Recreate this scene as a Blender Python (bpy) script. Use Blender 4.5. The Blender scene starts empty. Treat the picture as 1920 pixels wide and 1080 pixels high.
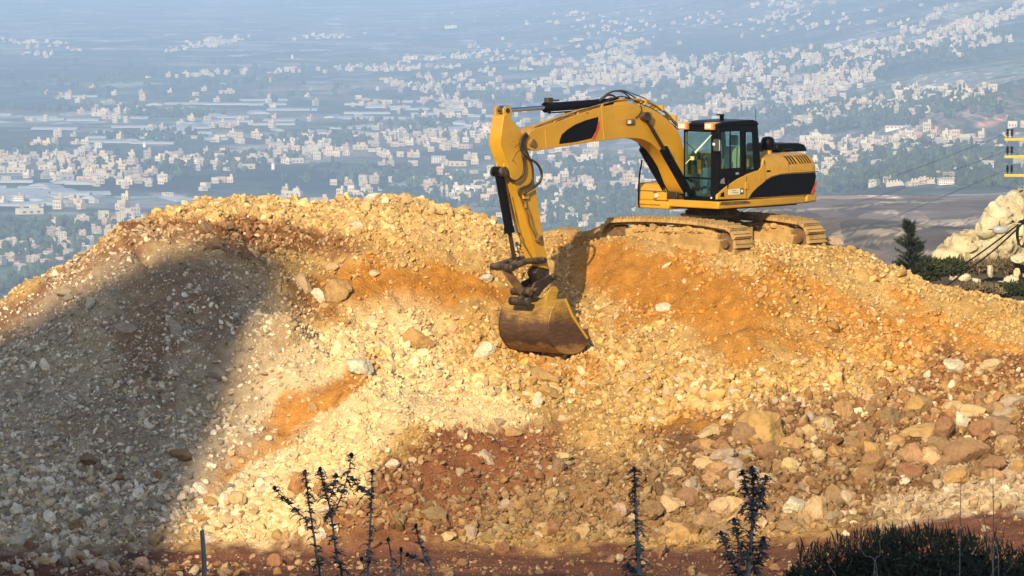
import bpy, bmesh, math, random
import numpy as np
from mathutils import Vector, Matrix, noise as mnoise
R = math.radians
random.seed(7); rng = np.random.default_rng(7)
SC = bpy.context.scene
COL = SC.collection

# ---------------------------------------------------------------- camera, sky, sun
FPX = 9134.0                      # focal length in photo pixels (12 degree wide tele view)
PITCH = 4.27
cam = bpy.data.cameras.new('camera'); camo = bpy.data.objects.new('camera', cam); COL.objects.link(camo)
cam.sensor_width = 36.0; cam.lens = 36.0*FPX/1920.0
cam.clip_start = 0.5; cam.clip_end = 90000
camo.location = (0, 0, 0); camo.rotation_euler = (R(90-PITCH), 0, 0)
SC.camera = camo

SUN_EL, SUN_A = 24.0, 16.0        # elevation; degrees to the left of straight behind the camera
SH = Vector((-math.sin(R(SUN_A)), -math.cos(R(SUN_A))))       # horizontal direction to the sun
SDIR = Vector((SH.x*math.cos(R(SUN_EL)), SH.y*math.cos(R(SUN_EL)), math.sin(R(SUN_EL))))
world = bpy.data.worlds.new('World'); SC.world = world; world.use_nodes = True
wn = world.node_tree; bg = wn.nodes['Background']
sky = wn.nodes.new('ShaderNodeTexSky'); sky.sky_type = 'NISHITA'; sky.sun_disc = False
sky.sun_elevation = R(SUN_EL); sky.sun_rotation = math.atan2(SH.x, SH.y)
sky.altitude = 200; sky.dust_density = 1.5; sky.ozone_density = 1.5
wn.links.new(sky.outputs[0], bg.inputs[0]); bg.inputs[1].default_value = 0.15
sl = bpy.data.lights.new('sun', 'SUN'); sl.energy = 5.0; sl.angle = R(0.5); sl.color = (1.0, 0.785, 0.48)
so = bpy.data.objects.new('sun', sl); COL.objects.link(so)
so.rotation_euler = SDIR.to_track_quat('Z', 'Y').to_euler()
vs = SC.view_settings; vs.view_transform = 'Standard'; vs.look = 'None'; vs.exposure = 0.35; vs.gamma = 1
SC.cycles.use_denoising = True
SC.cycles.max_bounces = 6; SC.cycles.diffuse_bounces = 3; SC.cycles.glossy_bounces = 2
SC.cycles.transparent_max_bounces = 8; SC.cycles.volume_bounces = 1; SC.cycles.transmission_bounces = 3
SC.cycles.caustics_reflective = False; SC.cycles.caustics_refractive = False

# ---------------------------------------------------------------- helpers
def ang(py): return math.tan(math.atan((py-540)/FPX) + R(PITCH))
def pxd(px, py):                   # direction of a photo pixel
    c, s = math.cos(R(PITCH)), math.sin(R(PITCH))
    u = (px-960)/FPX; v = (540-py)/FPX
    return Vector((u, c+v*s, -s+v*c))
def at(px, py, Y):                 # point seen at a pixel, Y metres away
    d = pxd(px, py); return d*(Y/d.y)
def proj(P):                       # numpy (n,3) -> px, py
    c, s = math.cos(R(PITCH)), math.sin(R(PITCH))
    x, y, z = P[:, 0], P[:, 1], P[:, 2]
    f = y*c - z*s; up = y*s + z*c
    return 960+FPX*x/f, 540-FPX*up/f
def tag(o, label=None, cat=None, group=None, kind=None):
    if label: o['label'] = label
    if cat: o['category'] = cat
    if group: o['group'] = group
    if kind: o['kind'] = kind
    return o
def lin(r, g, b):
    f = lambda c: (c/255/12.92 if c/255 <= .04045 else ((c/255+.055)/1.055)**2.4)
    return (f(r), f(g), f(b), 1)

class MB:                          # mesh collector
    def __init__(s): s.v = []; s.f = []
    def add(s, vs_, fs_):
        n = len(s.v); s.v += [tuple(v) for v in vs_]; s.f += [tuple(i+n for i in f) for f in fs_]; return s
    def box(s, lo, hi, M=None):
        x0, y0, z0 = lo; x1, y1, z1 = hi
        v = [Vector(p) for p in ((x0,y0,z0),(x1,y0,z0),(x1,y1,z0),(x0,y1,z0),(x0,y0,z1),(x1,y0,z1),(x1,y1,z1),(x0,y1,z1))]
        if M: v = [M @ p for p in v]
        return s.add(v, [(3,2,1,0),(4,5,6,7),(0,1,5,4),(1,2,6,5),(2,3,7,6),(3,0,4,7)])
    def prism(s, poly, y0, y1, axis='Y'):   # poly of (a,b): XZ plane extruded along Y (or YZ along X, XY along Z)
        n = len(poly)
        mk = {'Y': lambda a, b, t: (a, t, b), 'X': lambda a, b, t: (t, a, b), 'Z': lambda a, b, t: (a, b, t)}[axis]
        v = [mk(a, b, y0) for a, b in poly]+[mk(a, b, y1) for a, b in poly]
        f = [tuple(range(n)), tuple(range(2*n-1, n-1, -1))]
        f += [((i+1) % n, i, n+i, n+(i+1) % n) for i in range(n)]
        return s.add(v, f)
    def tube(s, pts, rad, n=8, cap=True):
        pts = [Vector(p) for p in pts]; rads = rad if isinstance(rad, (list, tuple)) else [rad]*len(pts)
        base = len(s.v); ref = None
        for i, p in enumerate(pts):
            t = (pts[min(i+1, len(pts)-1)]-pts[max(i-1, 0)])
            t = t.normalized() if t.length > 1e-9 else Vector((0, 0, 1))
            if ref is None:
                ref = Vector((0, 0, 1)) if abs(t.z) < .9 else Vector((1, 0, 0))
            a = t.cross(ref).normalized(); b = a.cross(t).normalized(); ref = b
            for k in range(n):
                q = 2*math.pi*k/n; w = p+(a*math.cos(q)+b*math.sin(q))*rads[i]; s.v.append(tuple(w))
        for i in range(len(pts)-1):
            for k in range(n):
                k2 = (k+1) % n
                s.f.append((base+i*n+k, base+(i+1)*n+k, base+(i+1)*n+k2, base+i*n+k2))
        if cap:
            s.f.append(tuple(base+k for k in range(n))); m = base+(len(pts)-1)*n
            s.f.append(tuple(m+n-1-k for k in range(n)))
        return s
    def cyl(s, p0, p1, r, n=20, r1=None): return s.tube([p0, p1], [r, r if r1 is None else r1], n)
    def build(s, name, m, parent=None, bevel=0, smooth=35, seg=2):
        me = bpy.data.meshes.new(name); me.from_pydata(s.v, [], s.f); me.update()
        bm = bmesh.new(); bm.from_mesh(me); bmesh.ops.recalc_face_normals(bm, faces=bm.faces); bm.to_mesh(me); bm.free()
        ms = m if isinstance(m, (list, tuple)) else [m]
        for q in ms: me.materials.append(q)
        if smooth:
            me.shade_smooth(); me.set_sharp_from_angle(angle=R(smooth))
        o = bpy.data.objects.new(name, me); COL.objects.link(o)
        if parent is not None: o.parent = parent
        if bevel:
            b = o.modifiers.new('bevel', 'BEVEL'); b.width = bevel; b.segments = seg; b.limit_method = 'ANGLE'; b.angle_limit = R(40)
            b.harden_normals = False
        return o

def empty(name, loc=(0, 0, 0), rz=0):
    o = bpy.data.objects.new(name, None); COL.objects.link(o); o.location = loc; o.rotation_euler = (0, 0, rz)
    o.empty_display_size = .2
    return o
def copy_tree(o, parent=None):
    c = o.copy(); COL.objects.link(c); c.parent = parent
    for ch in list(o.children): copy_tree(ch, c)
    return c

# materials ------------------------------------------------------
def mat(name):
    m = bpy.data.materials.new(name); m.use_nodes = True; t = m.node_tree
    return m, t, t.nodes['Principled BSDF']
def nd(t, typ, **k):
    n = t.nodes.new('ShaderNode'+typ)
    for a, b in k.items(): setattr(n, a, b)
    return n
def noise_n(t, scale, detail=4, rough=.55, coord='Object', vec=None):
    n = nd(t, 'TexNoise'); n.inputs['Scale'].default_value = scale; n.inputs['Detail'].default_value = detail
    n.inputs['Roughness'].default_value = rough
    if vec is None:
        c = nd(t, 'TexCoord'); vec = c.outputs[coord]
    t.links.new(vec, n.inputs['Vector']); return n
def ramp(t, fac, stops):
    r = nd(t, 'ValToRGB'); e = r.color_ramp.elements
    while len(e) < len(stops): e.new(.5)
    for q, (p, c) in zip(e, stops): q.position = p; q.color = c if len(c) == 4 else (*c, 1)
    t.links.new(fac, r.inputs[0]); return r
def mix(t, fac, a, b, mode='MIX'):
    m = nd(t, 'Mix', data_type='RGBA', blend_type=mode)
    for s_, v in ((0, fac), (6, a), (7, b)):
        if isinstance(v, (int, float)): m.inputs[s_].default_value = v
        elif isinstance(v, tuple): m.inputs[s_].default_value = v if len(v) == 4 else (*v, 1)
        else: t.links.new(v, m.inputs[s_])
    return m.outputs[2]
def bump(t, b, h, strength, dist=.02, nrm=None):
    n = nd(t, 'Bump'); n.inputs['Strength'].default_value = strength; n.inputs['Distance'].default_value = dist
    t.links.new(h, n.inputs['Height'])
    if nrm is not None: t.links.new(nrm, n.inputs['Normal'])
    t.links.new(n.outputs[0], b.inputs['Normal']); return n.outputs[0]
def simple(name, c, rough=.6, metal=0, var=.25, scale=3, bumpy=0, dirt=None, dirt_amt=.5, dscale=1.5, spec=.5, coat=0):
    m, t, b = mat(name)
    n = noise_n(t, scale, 6)
    dark = tuple(x*(1-var) for x in c[:3]); lite = tuple(min(1, x*(1+var*.6)) for x in c[:3])
    colr = ramp(t, n.outputs[0], [(.3, dark), (.7, lite)]).outputs[0]
    b.inputs['Roughness'].default_value = rough; b.inputs['Metallic'].default_value = metal
    b.inputs['Specular IOR Level'].default_value = spec
    if coat: b.inputs['Coat Weight'].default_value = coat
    if dirt:
        dn = noise_n(t, dscale, 8, .65)
        geo = nd(t, 'NewGeometry'); sx = nd(t, 'SeparateXYZ'); t.links.new(geo.outputs['Normal'], sx.inputs[0])
        up = nd(t, 'Math', operation='MULTIPLY_ADD'); t.links.new(sx.outputs[2], up.inputs[0]); up.inputs[1].default_value = .14
        t.links.new(dn.outputs[0], up.inputs[2])
        rr = ramp(t, up.outputs[0], [(.62-.25*dirt_amt, (0, 0, 0)), (.80-.2*dirt_amt, (1, 1, 1))])
        f = nd(t, 'Math', operation='MULTIPLY'); t.links.new(rr.outputs[0], f.inputs[0]); f.inputs[1].default_value = min(1, .35+dirt_amt*.6)
        colr = mix(t, f.outputs[0], colr, dirt)
        rg = nd(t, 'MapRange'); t.links.new(f.outputs[0], rg.inputs[0]); rg.inputs[3].default_value = rough; rg.inputs[4].default_value = .9
        t.links.new(rg.outputs[0], b.inputs['Roughness'])
    t.links.new(colr, b.inputs['Base Color'])
    if bumpy:
        bn = noise_n(t, 18, 8, .7); bump(t, b, bn.outputs[0], bumpy, .03)
    return m

# numpy noise ------------------------------------------------------
def vnoise(x, y, seed=0):
    xi = np.floor(x).astype(np.int64); yi = np.floor(y).astype(np.int64); fx = x-xi; fy = y-yi
    fx = fx*fx*(3-2*fx); fy = fy*fy*(3-2*fy)
    def h(a, b):
        n = (a*374761393+b*668265263+seed*1442695041) & 0xFFFFFFFF
        n = ((n ^ (n >> 13))*1274126177) & 0xFFFFFFFF
        return ((n ^ (n >> 16)) & 0xFFFF)/65535.0
    return (h(xi, yi)*(1-fx)+h(xi+1, yi)*fx)*(1-fy)+(h(xi, yi+1)*(1-fx)+h(xi+1, yi+1)*fx)*fy
def fbm(x, y, oct=4, seed=0, gain=.5):
    a = 1; s_ = 0; tot = 0
    for i in range(oct):
        s_ = s_+a*(vnoise(x*2**i+i*17.3, y*2**i-i*9.1, seed+i)-.5); tot += a; a *= gain
    return s_/tot*2
def inpoly(px, py, poly):
    inside = np.zeros(px.shape, bool); n = len(poly); j = n-1
    for i in range(n):
        xi, yi = poly[i]; xj, yj = poly[j]
        c = ((yi > py) != (yj > py)) & (px < (xj-xi)*(py-yi)/((yj-yi) if yj != yi else 1e-9)+xi)
        inside ^= c; j = i
    return inside
def grid_mesh(name, X, Y, Z, m, cols=None):
    ny, nx = X.shape
    co = np.stack([X, Y, Z], -1).reshape(-1, 3).astype(np.float32)
    idx = np.arange(nx*ny).reshape(ny, nx)
    q = np.stack([idx[:-1, :-1], idx[:-1, 1:], idx[1:, 1:], idx[1:, :-1]], -1).reshape(-1, 4)
    me = bpy.data.meshes.new(name); me.vertices.add(len(co)); me.vertices.foreach_set('co', co.ravel())
    me.loops.add(q.size); me.polygons.add(len(q)); me.loops.foreach_set('vertex_index', q.ravel().astype(np.int32))
    me.polygons.foreach_set('loop_start', np.arange(0, q.size, 4, dtype=np.int32))
    me.update(calc_edges=True)
    if cols is not None:
        a = me.attributes.new('soil', 'FLOAT_COLOR', 'POINT')
        c4 = np.concatenate([cols.reshape(-1, 3), np.ones((len(co), 1))], 1).astype(np.float32); a.data.foreach_set('color', c4.ravel())
    me.materials.append(m); me.shade_smooth()
    o = bpy.data.objects.new(name, me); COL.objects.link(o); return o
class RBF:
    def __init__(s, P, z, c=.6):
        s.P = np.array(P, float); s.c = c; z = np.array(z, float)
        K = s.k(s.P, s.P); n = len(z)
        A = np.zeros((n+3, n+3)); A[:n, :n] = K; A[:n, n:n+1] = 1; A[:n, n+1:] = s.P; A[n:, :n] = A[:n, n:].T
        A[:n, :n] -= np.eye(n)*1e-3
        s.w = np.linalg.solve(A, np.concatenate([z, [0, 0, 0]]))
    def k(s, a, b): return -np.sqrt(((a[:, None, :]-b[None])**2).sum(-1)+s.c**2)
    def __call__(s, x, y):
        sh = x.shape; Q = np.stack([x.ravel(), y.ravel()], 1); out = np.empty(len(Q)); n = len(s.P)
        for i in range(0, len(Q), 40000):
            q = Q[i:i+40000]; out[i:i+40000] = s.k(q, s.P) @ s.w[:n]+s.w[n]+q @ s.w[n+1:]
        return out.reshape(sh)
# ================================================================ near ground: the rubble heap
TP = []
def col(px, *pts):
    for py, Y in pts: TP.append(at(px, py, Y))
# photo column, then (row, distance) pairs, crest to toe
col(-500, (720, 108), (1000, 105), (1050, 102.5))
col(-200, (630, 110), (820, 107.5), (1040, 104.2), (1070, 102))
col(0,   (556, 112), (700, 109.6), (860, 107.1), (1030, 104.6), (1062, 102.5))
col(110, (496, 112.9), (680, 109.9), (860, 107.1), (1035, 104.5))
col(200, (436, 113.8), (560, 111.7), (760, 108.6), (1035, 104.4), (1062, 102.5))
col(300, (392, 114.9), (480, 113), (640, 110.4), (840, 107.4), (1038, 104.3))
col(400, (371, 115.8), (440, 113.8), (560, 111.8), (760, 108.7), (900, 106.5), (1040, 104.2), (1064, 102.4))
col(500, (366, 116.4), (420, 115), (480, 113.4), (600, 110.9), (760, 108.5), (900, 106.4), (1040, 104.2))
col(545, (366, 116.5), (430, 115), (485, 113.7), (540, 112.9), (590, 110.2), (700, 109.0))
col(600, (373, 116.6), (430, 115.1), (480, 114.2), (560, 113.1), (620, 111.0), (660, 109.6), (800, 107.7), (920, 105.9), (1042, 104.2), (1066, 102.3))
col(700, (366, 116.8), (430, 115.2), (500, 114.2), (580, 113.0), (650, 111.4), (690, 109.6), (706, 109.0), (820, 107.2), (930, 105.6), (1030, 104.3))
col(770, (368, 116.8), (440, 115.3), (520, 114.1), (600, 112.8), (680, 110.9), (725, 109.1))
col(850, (390, 116.8), (450, 115.4), (530, 114.1), (610, 113.0), (690, 111.2), (750, 108.8), (860, 107.0), (960, 105.5), (1030, 104.3), (1068, 102.2))
col(950, (432, 117.2), (480, 115.6), (560, 114.2), (640, 112.9), (720, 110.4), (780, 108.8), (900, 106.6), (1015, 104.8))
col(1040, (424, 118.4), (460, 116.6), (540, 114.9), (610, 113.6), (655, 112.4), (735, 110.1), (850, 107.5), (960, 105.6), (1040, 104.3))
col(1110, (438, 118.3), (442, 117.2), (480, 116.4), (560, 115), (650, 113), (720, 111), (860, 107.6), (1000, 105), (1060, 102.6))
col(1180, (440, 116.6), (500, 115.4), (600, 113.6), (700, 111.4), (780, 109.6))
col(1250, (450, 115.7), (520, 114.5), (620, 112.7), (720, 110.6), (820, 108.4), (940, 106.0), (1015, 104.8))
col(1330, (454, 114.9), (540, 113.4), (640, 111.8), (740, 110), (860, 107.6))
col(1400, (463, 114.2), (540, 112.9), (640, 111.3), (740, 109.8), (860, 107.4), (970, 105.5), (1025, 104.2), (1060, 102.8))
col(1480, (461, 114.7), (560, 112.8), (680, 110.9), (800, 108.8))
col(1560, (458, 115.6), (560, 113.2), (700, 110.8), (820, 108.6), (920, 106.4), (990, 104.8), (1050, 103))
col(1640, (480, 114.8), (600, 112.4), (720, 110.4), (840, 108))
col(1710, (514, 113.7), (600, 112.1), (700, 110.5), (800, 108.6), (900, 106.6), (960, 105.2), (1030, 103.2))
col(1810, (543, 112.8), (640, 111), (740, 109.4), (850, 107.2), (930, 105.6), (975, 104.2), (1030, 102.8))
col(1920, (563, 112), (640, 110.6), (700, 109.6), (780, 108.4), (880, 106.4), (950, 104.8), (1010, 102.8))
col(2150, (610, 111), (740, 108.8), (900, 105.6), (1000, 102.6))
col(2500, (680, 110), (900, 105.4), (990, 102.6))
for px in (-500, 0, 400, 800, 1200, 1600, 1920, 2400):        # bank between the road and the photographer
    for Y, z in ((97, -13.9), (90, -13.3), (75, -11.4), (60, -9.2), (40, -6.5), (20, -3.9), (4, -2.0)):
        TP.append(Vector(((px-960)/FPX*Y*(1 if Y > 50 else 1.5), Y, z+(.5 if (px > 1800 and Y > 95) else 0))))
for x in (-60, -35, 35, 60):
    for Y, z in ((95, -13), (60, -9), (20, -4), (0, -2)): TP.append(Vector((x, Y, z)))
for px, z in ((1110, -7.85), (1250, -7.82), (1400, -7.8), (1540, -7.82)):   # the pad the machine stands on
    for Y in (117.6, 120.5): TP.append(Vector(((px-960)/FPX*Y, Y, z)))
for px in (-400, 0, 300, 600, 900, 1100, 1300):                 # the back of the heap falls away
    for Y, dz in ((121.5, 2.0), (128, 7), (145, 17), (180, 34), (240, 62)):
        if Y < 122 and px >= 1100: continue
        base = {-400: -9, 0: -9, 300: -7.5, 600: -6.8, 900: -7, 1100: -8, 1300: -8}[px]
        TP.append(Vector(((px-960)/FPX*Y, Y, base-dz)))
col(1500, (470, 122), (600, 135), (700, 160), (760, 230))
col(1600, (540, 122), (590, 135), (600, 160), (640, 230))
col(1700, (560, 120), (570, 132), (555, 150), (560, 175), (640, 230))
col(1780, (590, 119), (560, 132), (520, 150), (515, 172), (640, 230))
col(1900, (600, 118), (568, 132), (528, 150), (490, 172), (600, 230))
col(2200, (620, 118), (600, 132), (540, 150), (480, 172), (560, 230))
col(2700, (640, 118), (600, 132), (540, 150), (470, 172), (540, 230))
TP = np.array([tuple(p) for p in TP])
trb = RBF(TP[:, :2], TP[:, 2], .7)
PITS = []; CPX = [-600., 3000.]; CDZ = [0., 0.]
def ground_z(x, y):
    x = np.asarray(x, float); y = np.asarray(y, float)
    z = trb(x, y)+np.interp(x/np.maximum(y, 1)*FPX+960, CPX, CDZ)*np.clip((y-106.5)/5, 0, 1)*np.clip((124-y)/3, 0, 1)-.07*np.clip((y-108)/4, 0, 1)-.16*np.clip((-x-9.5)/2, 0, 1)*np.clip((y-106)/4, 0, 1)-.14*np.clip((x-8)/2, 0, 1)*np.clip((y-106)/4, 0, 1)-.16*np.exp(-((x+.2)/1.3)**2)*np.clip((y-115)/1, 0, 1)
    w = np.clip((y-103.5)/2.5, .2, 1)*np.clip((123-y)/3, .3, 1)
    pad = np.exp(-(((x-4.9)/3.2)**2)-(((y-117.3)/2.2)**2))
    w2 = w*(1-.9*np.clip(pad*1.6, 0, 1))
    z = z+w2*(.24*fbm(x*.55, y*.55, 3, 3)+.19*fbm(x*1.7+5, y*1.7, 3, 11)+.10*fbm(x*5, y*5, 3, 23))
    for hx_, hy_, r_, d_ in PITS: z = z-d_*np.exp(-((x-hx_)**2+(y-hy_)**2)/r_**2)
    z = z+.42*np.exp(-((x+9.0)/1.5)**2-((y-100.9)/.7)**2)*(1+.4*fbm(x*3, y*3, 2, 91))+.25*np.exp(-((x+10.2)/.9)**2-((y-100.6)/.6)**2)
    z = z+.015*fbm(x*14, y*14, 2, 31)*w
    far = np.clip((y-124)/10, 0, 1); z = z+far*1.2*fbm(x*.25, y*.25, 4, 41)
    return z
def gz1(x, y): return float(ground_z(np.array([x]), np.array([y]))[0])
def hit(px, py, y0=96., y1=130.):    # first ground point along a pixel's ray
    d = pxd(px, py); d = d/d.y; ys = np.arange(y0, y1, .06)
    g = ground_z(d.x*ys, ys); zz = d.z*ys; k = np.nonzero(g >= zz)[0]
    if len(k) == 0: return None
    y = ys[k[0]]; return Vector((d.x*y, y, g[k[0]]))
def hits(px, py, y0=99., y1=120., st=.12):
    px = np.asarray(px, float); py = np.asarray(py, float)
    c, s = math.cos(R(PITCH)), math.sin(R(PITCH)); u = (px-960)/FPX; v = (540-py)/FPX
    dy = c+v*s; dx = u/dy; dz = (-s+v*c)/dy
    ys = np.arange(y0, y1, st); res = np.full(len(px), np.nan)
    for y in ys:
        todo = np.isnan(res)
        if not todo.any(): break
        i = np.nonzero(todo)[0]; g = trb(dx[i]*y, np.full(len(i), y)); ok = g >= dz[i]*y
        res[i[ok]] = y
    return dx*res, res, dz*res

SIL = [(-100, 606), (0, 556), (50, 522), (110, 494), (160, 466), (200, 436), (250, 412), (300, 393), (350, 377), (400, 370), (450, 364), (500, 361), (540, 364), (600, 376), (640, 371), (700, 366), (770, 367), (800, 374), (850, 388), (900, 400), (950, 424), (985, 432), (1040, 423), (1090, 426), (1130, 444), (1180, 442), (1250, 452), (1330, 459), (1400, 463), (1480, 459), (1550, 458), (1600, 466), (1640, 481), (1710, 512), (1760, 532), (1810, 545), (1870, 554), (1920, 565), (2000, 585)]
SILC = [min(q[1]+(3 if q[0] > 1090 else 6), 999) for q in SIL]
ysil = np.arange(108, 121, .1); corr = np.zeros(len(SIL))
for it in range(3):                         # settle the crest line of the heap
    for i_, (a_, c_) in enumerate(SIL):
        u_ = (a_-960)/FPX; yy = ysil[ysil < (np.interp(a_, [1095, 1112, 1400, 1412, 1550], [118, 117.2, 114.75, 114.9, 116.2]) if 1095 < a_ < 1590 else 999)]
        xx = u_*yy*1.001; zz = ground_z(xx, yy); pxx, pyy = proj(np.stack([xx, yy, zz], 1)); corr[i_] += -(SILC[i_]-pyy.min())/FPX*114*.9
    CPX = [-600.]+[q[0] for q in SIL]+[3000.]; CDZ = [corr[0]]+list(corr)+[corr[-1]]
for a_, c_, yy_, r_, d_ in ((960, 640, 112.9, .75, .42), (1000, 650, 112.3, .7, .30), (1050, 660, 111.8, .5, .12)): p_ = at(a_, c_, yy_); PITS.append((p_.x, p_.y, r_, d_))
print('crest corrections', np.round(corr, 2))
for a_, c_, r_, d_ in ((740, 684, .32, .75), (772, 712, .30, .7), (598, 634, .28, .6), (628, 658, .22, .5), (826, 632, .20, .5), (1066, 716, .34, .8), (1288, 736, .16, .4), (640, 512, .25, .5), (275, 486, .22, .5), (1660, 520, .2, .3)):
    p_ = hit(a_, c_); PITS.append((p_.x, p_.y+.15, r_, d_)) if p_ else None
# soil colour zones (soil patches by where they lie)
def blob(px, py, cx, cy, rx, ry, a=0, hard=1.0):
    c, s = math.cos(R(a)), math.sin(R(a)); dx = px-cx; dy = py-cy
    u = (dx*c+dy*s)/rx; v = (-dx*s+dy*c)/ry; return np.clip((1.25-(u*u+v*v))*1.7, 0, 1)*hard
PALE = np.array([.62, .43, .19]); TAN = np.array([.50, .32, .11]); ORG = np.array([.47, .215, .040]); RED = np.array([.19, .078, .035]); BRN = np.array([.21, .115, .055])
GREY = np.array([.47, .385, .275]); ROADC = np.array([.17, .075, .045]); DUST = np.array([.80, .63, .36])
def soil(x, y, z):
    P = np.stack([x.ravel(), y.ravel(), z.ravel()], 1); px, py = proj(P)
    x = x.ravel(); y = y.ravel()
    n = fbm(x*.8, y*.8, 4, 77)*70; n2 = fbm(x*2.6, y*2.6, 5, 99, .7)*75
    qx = px+n+n2*.5; qy = py+n*.6+n2*.4
    c = np.tile(TAN, (len(px), 1))
    def lay(m, k): 
        nonlocal c; m = np.clip(m, 0, 1)[:, None]; c = c*(1-m)+k*m
    v = np.clip(fbm(x*1.3, y*1.3, 4, 5)*1.6+.4, 0, 1); lay(v*.5, PALE)
    lay(blob(qx, qy, 600, 395, 420, 55, 0), PALE)                        # pale crest
    lay(blob(qx, qy, 840, 400, 200, 70, 8)*.8, PALE)
    lay(blob(qx, qy, 810, 545, 190, 45, 3), ORG)                         # orange cut behind the bucket
    lay(blob(qx, qy, 700, 600, 130, 35, 20)*.7, ORG)
    lay(blob(qx, qy, 1230, 530, 190, 60, 18)*.95, ORG)                   # orange slope under the tracks
    lay(blob(qx, qy, 1370, 590, 70, 90, 0)*.8, ORG)
    lay(blob(qx, qy, 1560, 600, 250, 60, 14)*.45, ORG)
    lay(blob(qx, qy, 1700, 640, 180, 40, 14)*.45, ORG)
    lay(blob(qx, qy, 1050, 690, 90, 25, 0)*.8, ORG)
    lay(blob(px+n*.5, py+n*.5, 600, 790, 300, 130, -42)*.95, DUST); lay(blob(qx, qy, 520, 930, 190, 100, 0)*.8, DUST)                  # pale fan
    lay(blob(qx, qy, 850, 760, 170, 60, 15)*.8, DUST)
    lay(blob(px+n*.35, py+n*.35, 535, 800, 240, 30, -39)*.95, ORG*1.12)             # orange streak down the fan
    lay(blob(qx, qy, 420, 440, 300, 32, 8)*.9, RED)                      # red-brown band below the crest, darkened further in place of shade
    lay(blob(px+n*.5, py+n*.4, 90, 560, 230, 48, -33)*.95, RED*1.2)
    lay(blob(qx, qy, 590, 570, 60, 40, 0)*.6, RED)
    lay(blob(qx, qy, 250, 720, 330, 260, -20)*.75, GREY)                 # grey-brown flank, its tone lightened to lift the shade there
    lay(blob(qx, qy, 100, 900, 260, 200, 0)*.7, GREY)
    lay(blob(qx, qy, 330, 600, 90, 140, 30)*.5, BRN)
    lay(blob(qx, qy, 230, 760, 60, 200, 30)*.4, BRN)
    lay(blob(qx, qy, 860, 880, 170, 60, -25), RED*1.15)                  # dark red-brown soil low in the middle
    lay(blob(qx, qy, 1100, 940, 360, 75, 0)*.8, BRN*1.25)
    lay(blob(qx, qy, 1310, 815, 90, 40, 0)*.9, ORG*.8)
    lay(blob(qx, qy, 1600, 870, 400, 115, -3)*.9, BRN*1.25)
    lay(blob(qx, qy, 1620, 840, 400, 105, -8)*.9, np.array([.19, .095, .045]))
    lay(blob(qx, qy, 1800, 715, 190, 60, -8)*.95, np.array([.25, .12, .05]))
    lay(blob(qx, qy, 860, 920, 260, 80, -22)*.9, RED*1.35)
    for cx_, cy_, rx_, ry_, a_ in ((1120, 500, 60, 18, -50), (1190, 560, 26, 90, 20), (1300, 520, 30, 80, -10), (1450, 540, 26, 70, 15), (1560, 560, 120, 14, 25), (1640, 600, 130, 12, 22), (1480, 640, 100, 14, 20), (1800, 620, 100, 14, 15), (1700, 560, 60, 14, 28)): lay(blob(qx, qy, cx_, cy_, rx_, ry_, a_)*.75, ORG*(1.0 if cx_ < 1500 else 1.15))
    lay(blob(qx, qy, 1830, 930, 220, 50, -14)*.8, GREY*1.5)
    road = np.clip((104.75-y+n2*.008)/.5, 0, 1); lay(road, ROADC)
    lay(road*np.clip(fbm(x*.5, y*3, 4, 8)+.1, 0, 1)*.8, ROADC*1.9)
    back = np.clip((y-121)/4, 0, 1); lay(back, np.array([.10, .085, .045]))
    fore = np.clip((99-y)/3, 0, 1); lay(fore, np.array([.13, .10, .06]))
    return c

gm, t, b = mat('rubble_ground')
at_ = nd(t, 'Attribute', attribute_name='soil')
n1 = noise_n(t, 3.2, 10, .7); n2 = noise_n(t, 22, 6, .6)
vo = nd(t, 'TexVoronoi'); vo.inputs['Scale'].default_value = 16; vo.inputs['Randomness'].default_value = 1
tc = nd(t, 'TexCoord'); t.links.new(tc.outputs['Object'], vo.inputs['Vector'])
vo2 = nd(t, 'TexVoronoi'); vo2.inputs['Scale'].default_value = 34; t.links.new(tc.outputs['Object'], vo2.inputs['Vector'])
m1 = ramp(t, n1.outputs[0], [(.3, (.62, .58, .55)), (.7, (1.25, 1.25, 1.25))]).outputs[0]
c1 = mix(t, 1.0, at_.outputs['Color'], m1, 'MULTIPLY')
sv = nd(t, 'SeparateColor'); t.links.new(vo.outputs['Color'], sv.inputs[0])
st = ramp(t, sv.outputs[0], [(.45, (0, 0, 0)), (.75, (1, 1, 1))]).outputs[0]
edge = ramp(t, vo.outputs['Distance'], [(.25, (1, 1, 1)), (.42, (0, 0, 0))]).outputs[0]
pf = mix(t, 1.0, st, edge, 'MULTIPLY')
c2 = mix(t, .35, c1, mix(t, 1.0, c1, (1.7, 1.8, 2.0, 1), 'MULTIPLY'))
c3 = mix(t, pf, c1, c2)
t.links.new(c3, b.inputs['Base Color']); b.inputs['Roughness'].default_value = .95; b.inputs['Specular IOR Level'].default_value = .15
inv = nd(t, 'Math', operation='SUBTRACT'); inv.inputs[0].default_value = 1; t.links.new(vo.outputs['Distance'], inv.inputs[1])
inv2 = nd(t, 'Math', operation='SUBTRACT'); inv2.inputs[0].default_value = 1; t.links.new(vo2.outputs['Distance'], inv2.inputs[1])
b1 = bump(t, b, inv.outputs[0], .55, .04); b2 = bump(t, b, inv2.outputs[0], .4, .02, b1); bump(t, b, n2.outputs[0], .4, .02, b2)

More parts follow.
